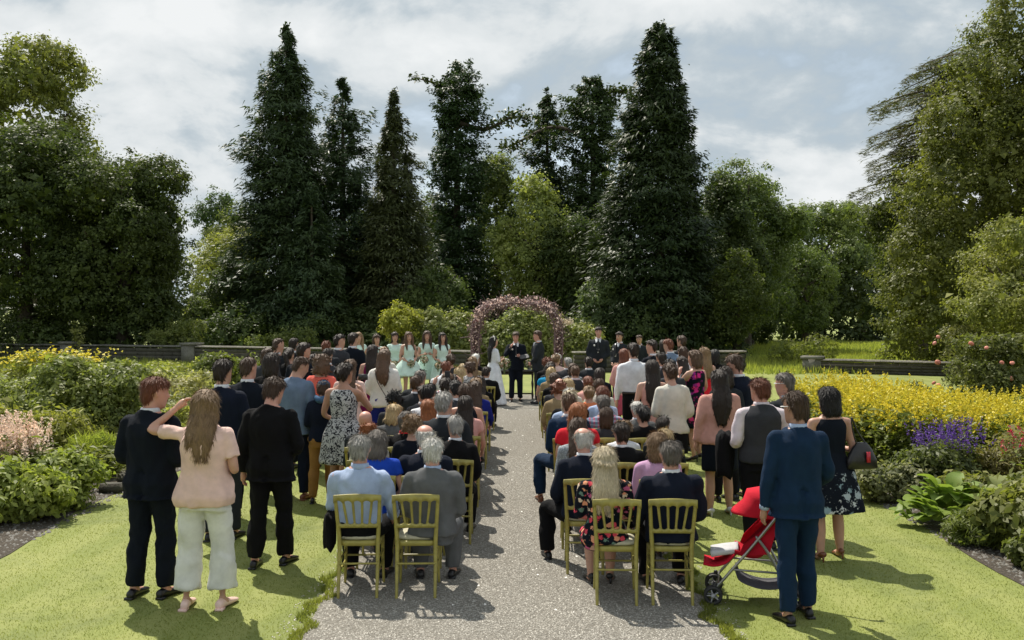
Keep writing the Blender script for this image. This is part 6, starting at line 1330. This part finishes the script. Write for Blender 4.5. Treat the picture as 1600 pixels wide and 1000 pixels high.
SR = [
 (945, 735, 8.25, 'guest with long half-tied blonde hair in dark floral dress, nearest right chair', 'f', ('halfup', 'pale'), ('edress', 'dnavy', 'floral_dark'), dict(width=1.15, bottom=('none', 'black'), shoes='black')),
 (1049, 737, 8.2, 'guest in charcoal navy suit on the nearest outer chair, right', 'm', ('crop', 'dgrey'), J('navy'), dict(width=1.12, belly=.03, skin='pink', head=(8, 3))),
 (913, 708, 8.95, 'white-haired guest in navy suit with one leg stretched into the aisle', 'm', ('halfbald', 'white'), J('navy'), dict(legs='out', skin='pink', head=(12, 16), width=1.05)),
 (1028, 713, 9.1, 'guest in lilac top with light brown bob, second row right', 'f', ('bob', 'light'), ('longtop', 'lilac'), {}),
 (1014, 686, 9.75, 'guest in black top with long blonde bob, third row right', 'f', ('bob', 'blonde'), ('longtop', 'black'), dict(width=1.08)),
 (905, 670, 9.9, 'guest in grey lace jacket with long brown hair by the aisle', 'f', ('long', 'brown'), ('longtop', 'lace', 'lace'), dict(width=1.05)),
 (958, 676, 9.85, 'dark-haired guest in black suit, third row right', 'm', ('short', 'dark'), J('black'), dict(width=1.05, skin='pink')),
 (1026, 668, 10.6, 'dark-haired guest at the outer end of the fourth row right', 'm', ('short', 'dark'), J('charcoal'), {}),
 (984, 671, 10.6, 'light-brown-haired guest in white with a beige scarf, fourth row right', 'f', ('curlyup', 'light'), ('longtop', 'white'), {}),
 (903, 646, 11.1, 'guest with ginger hair in red top near the aisle, fifth row right', 'f', ('long', 'ginger'), ('halfsleeve', 'red'), {}),
 (968, 650, 11.5, 'brown-haired guest in dark grey, fifth row right', 'f', ('bob', 'brown'), ('longtop', 'dgrey'), {}),
 (985, 647, 11.9, 'black-haired guest in black at the outer end, fifth row right', 'f', ('updo', 'black'), ('longtop', 'black'), {}),
 (961, 641, 12.3, 'white-haired guest in check jacket, sixth row right', 'm', ('crop', 'white'), J('grey'), dict(skin='pink')),
 (870, 629, 12.3, 'guest in blue suit with tan shoes, knee out in the aisle', 'm', ('crop', 'mid'), J('blue'), dict(legs='out', shoes='tanleather', bottom=TR('blue'), head=(12, 3))),
 (949, 630, 13.2, 'grey-brown-haired guest in red and blue check shirt, seventh row right', 'm', ('messy', 'dgrey'), ('shirt', 'lblue', 'check'), {}),
 (921, 624, 13.3, 'fair-haired guest in pale stripes, seventh row right', 'f', ('bob', 'pale'), ('longtop', 'skyblue', 'stripe'), {}),
 (940, 616, 14.1, 'auburn-haired guest in pale blue, eighth row right', 'f', ('bob', 'auburn'), ('longtop', 'skyblue'), {}),
 (894, 618, 14.1, 'white-haired guest in black suit, eighth row right', 'm', ('crop', 'white'), J('black'), dict(skin='pink')),
 (863, 608, 15.1, 'reddish-haired guest in beige, aisle end of the ninth row right', 'f', ('curlyup', 'auburn'), ('longtop', 'camel'), {}),
 (912, 614, 15.0, 'guest in orange top with pale hair, ninth row right', 'f', ('updo', 'light'), ('longtop', 'orange'), {}),
 (888, 602, 15.9, 'blonde guest in cream, tenth row right', 'f', ('bob', 'blonde'), ('longtop', 'cream'), {}),
 (936, 602, 15.6, 'brown-haired guest in cream shirt, tenth row right end', 'm', ('short', 'brown'), ('shirt', 'cream'), {}),
 (874, 600, 16.6, 'bald guest in grey jacket, eleventh row right', 'm', ('bald', 'grey'), J('dgrey'), dict(skin='pink')),
 (919, 598, 16.5, 'auburn-haired guest with an arm raised, eleventh row right', 'f', ('updo', 'auburn'), ('top' if False else 'halfsleeve', 'salmon'), dict(arms=('face', 'lap'))),
 (867, 592, 17.3, 'brown-haired guest in black, twelfth row right', 'f', ('bob', 'brown'), ('longtop', 'black'), {}),
 (915, 584, 18.2, 'dark-haired guest in navy at the outer end, thirteenth row right', 'f', ('bob', 'dark'), ('longtop', 'navy'), {}),
 (864, 583, 18.2, 'blonde guest in camel, thirteenth row right', 'f', ('bob', 'blonde'), ('longtop', 'camel'), {}),
 (901, 580, 18.9, 'boy in grey waistcoat, thirteenth row right', 'm', ('crop', 'mid'), ('waistcoat', 'dgrey'), {}),
 (852, 577, 19.2, 'guest in turquoise dress by the aisle near the front right', 'f', ('bob', 'dark'), ('halfsleeve', 'teal'), {}),
 (872, 573, 20.2, 'brown-haired guest in dark dress near the front right', 'f', ('updo', 'brown'), ('longtop', 'charcoal'), {}),
 (884, 576, 19.9, 'guest in black and white print near the front right', 'f', ('bob', 'brown'), ('longtop', 'white', 'leafy'), {}),
 (859, 567, 21.0, 'short-haired guest in dark top, second row from the couple right', 'f', ('curlyshort', 'auburn'), ('longtop', 'black'), {}),
 (892, 566, 21.0, 'grey-haired guest looking left, second row from the couple right', 'm', ('crop', 'grey'), J('dgrey'), dict(head=(35, 0))),
 (903, 566, 21.6, 'brown-haired guest in dark suit, front right outer end', 'm', ('short', 'dark'), J('charcoal'), {}),
 (868, 561, 22.3, 'guest with pink flowers in her hair, front row right', 'f', ('updo', 'light'), ('longtop', 'palepink'), dict(extras=('headband',))),
]
def seat(block, side, group):
    rows = {}
    for q in block:
        Y0 = 8.45 if side < 0 else 8.25
        rows.setdefault(int(round((q[2] - Y0) / .93)), []).append(q)
    for r in range(0, 30):
        while len(rows.get(r, [])) > 3:
            q = max(rows[r], key=lambda q: q[2]); rows[r].remove(q); rows.setdefault(r + 1, []).append(q)
    for r, qs in sorted(rows.items()):
        if not qs: continue
        qs.sort(key=lambda q: wx(q[0], q[2])); Yr = (8.45 if side < 0 else 8.25) + .93 * r
        xs = [wx(q[0], Yr) for q in qs]
        for _ in range(60):
            for i in range(len(xs) - 1):
                g = .445 - (xs[i + 1] - xs[i])
                if g > 0: xs[i] -= g / 2; xs[i + 1] += g / 2
            if side < 0: xs[-1] = min(xs[-1], -.66)
            else: xs[0] = max(xs[0], .60)
        for x, q in zip(xs, qs):
            sex = q[4]; opt = dict(q[7]); zc = 1.26 if sex == 'm' else 1.205
            s = (CAMH - (q[1] - HZ) * Yr / F) / zc; s = min(1.10, max(.86, s)) if r > 1 else min(1.06, max(.94, s))
            hsh = (int(q[0]) * 7919 + int(q[1]) * 104729) % 97; k = dict(lean=(0, .05, .10, -.03)[hsh % 4], width=(1.02, 1.08, 1.12)[hsh % 3], arms=(('lap', 'lap'), ('relax', 'lap'), ('lap', 'relax'), ('clasp', 'clasp'))[hsh % 4], bottom=TR('black') if sex == 'm' else ('none' if q[6][0] in ('dress', 'edress') else 'skirt', 'dnavy'), group=group)
            k.update(opt)
            if sex == 'f' and r > 1: k['head'] = k.get('head', ((hsh % 5 - 2) * 11, (hsh % 3) * 6))
            elif r > 1: k['head'] = k.get('head', ((hsh % 5 - 2) * 11, (hsh % 3) * 6))
            person(q[3], x, Yr, BASEH[sex] * s, sex=sex, pose='sit', hair=q[5], top=q[6], **k)
            cx = x
            if r == 0: cx = {-1: (-1.34 if x < -1 else -.86), 1: (.80 if x < 1 else 1.25)}[side]
            chair(cx, Yr + .03, (0.02 if side < 0 else -.03) * (1 if r else 1.6), 'gilded chair under the ' + ' '.join(q[3].replace('guest ', 'guest ').split()[:12]), r <= 1)
seat(SL, -1, SLg); seat(SR, 1, SRg)
build_people()

# ------------------------------------------------------------------ things people hold or wear
posy(-.36, 24.5, 1.02, .15, 'large cream rose bouquet held by the bride', 11)
posy(-2.72, 25.0, .98, .10, 'white posy held by the bridesmaid with bare legs', 12)
posy(-2.42, 25.42, 1.06, .10, 'cream posy held by the second bridesmaid from the right', 13)
posy(-2.05, 25.2, .92, .09, 'small posy held low by the rightmost bridesmaid', 14)
posy(-3.16, 25.25, .95, .09, 'greenery posy held by the bridesmaid with the fringe', 15)
def boxy(name, label, cat, loc, half, col, rot=(0, 0, 0), bev=True):
    mb = MB(); mb.rings(np.array([ellipse_ring(z, half[0] * f, half[1] * f, -half[1] * f, 20, 6) for z, f in ((-half[2], .9), (-half[2] * .9, 1), (half[2] * .9, 1), (half[2], .9))])); o = link(name, mb.mesh(name), plain(name + '_surface', col, .4)); o.location = loc; o.rotation_euler = rot; return tag(o, label, cat)
boxy('order_of_service', 'white clutch held by the guest in the coral dress', 'clutch', (-2.93, 14.28, 1.12), (.05, .015, .10), (.7, .68, .64), (0, .1, .3))
boxy('book', 'open book held by the officiant', 'book', (.13, 24.93, 1.16), (.12, .09, .012), (.03, .03, .035), (.5, -.15, .2))
boxy('microphone', 'small black microphone held by the officiant', 'microphone', (-.22, 24.98, 1.37), (.014, .014, .06), (.03, .03, .03), (.4, 0, 0))
sp = [d for d in PEOPLE if d['label'].startswith('guest in navy holding a phone')][0]
boxy('phone', 'black phone held up between raised hands, left seats', 'phone', (sp['X'] + .0, sp['Y'] + .40, 1.33), (.042, .006, .085), (.015, .015, .018))
def camera_prop():
    mb = MB(); mb.box((0, 0, 0), (.055, .02, .035)); mb.tube([(0, .02, 0), (0, .06, 0)], [.022, .02], n=10); o = link('camera_body', mb.mesh('camera_body', False), plain('camera_shell', (.03, .03, .03), .4)); o.location = (-1.90, 12.12, 1.55); o.rotation_euler = (0, 0, -.3); tag(o, 'small camera held to the face by the guest in the leaf-print dress', 'camera')
camera_prop()
def handbag():
    e = empty('handbag', (3.24, 9.42, 1.0), 'black handbag with a red tag hanging from a forearm at right', 'handbag', rz=.2); m = plain('leather', (.012, .011, .012), .35, bmp=.3); mb = MB()
    mb.rings(np.array([ellipse_ring(z, w, d, -d, 22, 3) for z, w, d in ((-.13, .15, .035), (-.12, .165, .05), (-.04, .15, .06), (.06, .10, .04), (.12, .05, .018))])); link('bag_body', mb.mesh('bag_body'), m, e)
    mb = MB(); mb.tube([(-.05, 0, .10), (-.09, 0, .24), (-.10, 0, .36), (-.05, 0, .24), (.05, 0, .10)], [.008] * 5, n=6, sub=5); link('strap', mb.mesh('strap'), m, e)
    mb = MB(); mb.box((.03, -.075, -.01), (.018, .006, .05)); link('tag', mb.mesh('tag', False), plain('red_tag', (.5, .02, .04), .4), e)
handbag()
def coat(loc, label, half, col, rz=0):
    mb = MB(); Rg = []; n = 26; a = np.arange(n) / n * 2 * np.pi
    for i, (z, w, d) in enumerate(((-half[2], .85, 1.0), (-half[2] * .6, .95, .9), (0, 1, .85), (half[2] * .6, .95, .8), (half[2] * .9, .8, .9), (half[2], .5, .5))):
        rr = 1 + .10 * np.cos(a * 5 + i) + .05 * np.sin(a * 9); Rg.append(np.stack([half[0] * w * np.cos(a) * rr, half[1] * d * np.sin(a) * rr, np.full(n, z) + .02 * np.cos(a * 3)], -1))
    mb.rings(np.array(Rg)); o = link('folded_jacket', mb.mesh('folded_jacket'), fabric(CLO[col])); o.location = loc; o.rotation_euler = (0, 0, rz); tag(o, label, 'jacket')
coat((2.06, 9.98, .93), 'dark jacket draped over the arm of the guest in the waistcoat', (.09, .14, .22), 'black')
coat((-1.60, 8.42, .52), 'black jacket hanging off the left side of the nearest left chair', (.055, .16, .14), 'black', .1)

# ------------------------------------------------------------------ pushchair
def pushchair():
    e = empty('pushchair', (1.94, 8.15, 0), 'red umbrella-fold pushchair with hood up beside the guest in bright navy', 'pushchair', rz=R(168)); al = plain('aluminium', (.30, .30, .29), .35, .8); rd = fabric((.55, .012, .03)); rb = plain('rubber', (.02, .02, .02), .6); bk = plain('black_plastic', (.015, .015, .016), .5); gy = fabric((.10, .10, .11))
    # faces local +X (toward the aisle after rotation)
    for s in (-1, 1):
        y = s * .19
        mb = MB(); mb.tube([(-.38, y, 1.03), (-.30, y, .92), (.02, y, .50), (.33, y, .12)], [.011, .012, .012, .012], n=8, sub=3); link('frame_tube', mb.mesh('frame_tube'), al, e)
        mb = MB(); mb.tube([(-.27, y, .10), (-.10, y, .42), (.0, y, .56)], [.012, .012, .012], n=8, sub=3); link('frame_tube', mb.mesh('frame_tube'), al, e)
        mb = MB(); mb.tube([(-.40, y, 1.05), (-.47, y, 1.06), (-.50, y, 1.02)], [.018, .02, .018], n=8, sub=3); link('handle', mb.mesh('handle'), bk, e)
        mb = MB(); mb.tube([(-.17, y, .28), (.18, y, .29)], [.009, .009], n=6, sub=1); link('side_brace', mb.mesh('side_brace'), al, e)
        for x in (.34, -.28):
            for dy in (-.03, .03):
                w = empty('wheel', (x, y + dy, .078), None, None); w.parent = e
                mb = MB(); a = np.linspace(0, 2 * np.pi, 19)[:-1]; Rg = []
                n = 8; V = []
                for i in a:
                    for j in range(n):
                        b = j / n * 2 * np.pi; rr = .062 + .014 * math.cos(b); V.append((rr * math.cos(i), .012 * math.sin(b), rr * math.sin(i)))
                Q = [[i * n + j, i * n + (j + 1) % n, ((i + 1) % 18) * n + (j + 1) % n, ((i + 1) % 18) * n + j] for i in range(18) for j in range(n)]
                mb.add(V, Q); link('tyre', mb.mesh('tyre'), rb, w)
                mb = MB(); mb.tube([(0, -.012, 0), (0, .012, 0)], [.018, .018], n=8)
                for q in range(5): mb.tube([(0, 0, 0), (.055 * math.cos(q * 1.257), 0, .055 * math.sin(q * 1.257))], [.007, .006], n=5, sub=1)
                link('hub', mb.mesh('hub'), plain('hub_grey', (.35, .35, .36), .5), w)
            mb = MB(); mb.tube([(x, y, .078), (x - .01, y, .135), (x - .015, y, .17)], [.013, .02, .016], n=8); link('wheel_fork', mb.mesh('wheel_fork'), bk, e)
    mb = MB(); mb.tube([(-.30, -.19, .13), (-.30, .19, .13)], [.009, .009], n=6, sub=1); mb.tube([(.30, -.19, .17), (.30, .19, .17)], [.009, .009], n=6, sub=1); link('axle_bar', mb.mesh('axle_bar'), al, e)
    def pad(P, w, th, nm, mt, bulge=.0):
        P = np.array(P, float); P = catmull(P, 4); T = np.gradient(P, axis=0); nr = np.stack([-T[:, 2], T[:, 1] * 0, T[:, 0]], -1); nr /= np.linalg.norm(nr, axis=1)[:, None]; Rg = []
        n = 20; a = np.arange(n) / n * 2 * np.pi
        for p, q in zip(P, nr):
            c, s = np.cos(a), np.sin(a); c = np.sign(c) * abs(c) ** .5; s = np.sign(s) * abs(s) ** .6
            Rg.append(p + np.stack([q[0] * th * s, w * c, q[2] * th * s + .04 * bulge * np.abs(c) ** 3], -1))
        mb = MB(); mb.rings(np.array(Rg)[::-1]); link(nm, mb.mesh(nm), mt, e)
    pad([(-.20, 0, .86), (-.12, 0, .62), (-.06, 0, .42), (.02, 0, .37), (.17, 0, .40)], .165, .016, 'seat', rd, 1)
    pad([(.17, 0, .40), (.24, 0, .33), (.33, 0, .30), (.42, 0, .31)], .15, .014, 'footrest', rd)
    pad([(.14, 0, .425), (.24, 0, .41), (.36, 0, .385)], .13, .03, 'blanket', fabric((.55, .55, .56)))
    pad([(-.26, 0, .30), (-.22, 0, .17), (-.05, 0, .14), (.12, 0, .19), (.16, 0, .26)], .17, .008, 'basket', gy)
    for s in (-1, 1):
        mb = MB(); V = [(-.22, s * .172, .84), (-.10, s * .172, .42), (.14, s * .172, .40), (.10, s * .172, .50), (-.04, s * .172, .60)]; V2 = [(x, y - s * .012, z) for x, y, z in V]; n = 5
        mb.add(V + V2, [[i, (i + 1) % n, n + (i + 1) % n, n + i] for i in range(n)], [[0, i, i + 1] for i in range(1, 4)] + [[n, n + i + 1, n + i] for i in range(1, 4)]); link('side_panel', mb.mesh('side_panel', False), rd, e)
    # hood: fabric over three hoops
    Rg = []; n = 22
    hoops = [(-34, .25), (-12, .235), (10, .29), (30, .265), (50, .32), (66, .30), (82, .36), (86, .375)]
    for k, (ang, L) in enumerate(hoops):
        ar = R(ang); t = np.linspace(0, np.pi, n); hz_ = np.sin(t) ** .45; yv = -.195 * np.sign(np.cos(t)) * np.abs(np.cos(t)) ** .8
        Rg.append(np.stack([-.17 + L * hz_ * math.sin(ar), yv, .70 + L * hz_ * math.cos(ar)], -1))
    Rg = np.array(Rg); k = len(Rg); c = np.array([-.17, 0, .70]); inn = c + (Rg - c) * .96
    V = np.concatenate([Rg.reshape(-1, 3), inn.reshape(-1, 3)]); o_ = k * n; Q = []
    for i in range(k - 1):
        for j in range(n - 1): Q += [[i * n + j, i * n + j + 1, (i + 1) * n + j + 1, (i + 1) * n + j], [o_ + i * n + j, o_ + (i + 1) * n + j, o_ + (i + 1) * n + j + 1, o_ + i * n + j + 1]]
    for j in range(n - 1): Q += [[j, o_ + j, o_ + j + 1, j + 1], [(k - 1) * n + j, (k - 1) * n + j + 1, o_ + (k - 1) * n + j + 1, o_ + (k - 1) * n + j]]
    link('hood', raw_mesh('hood', V, np.array(Q), False), rd, e)
pushchair()
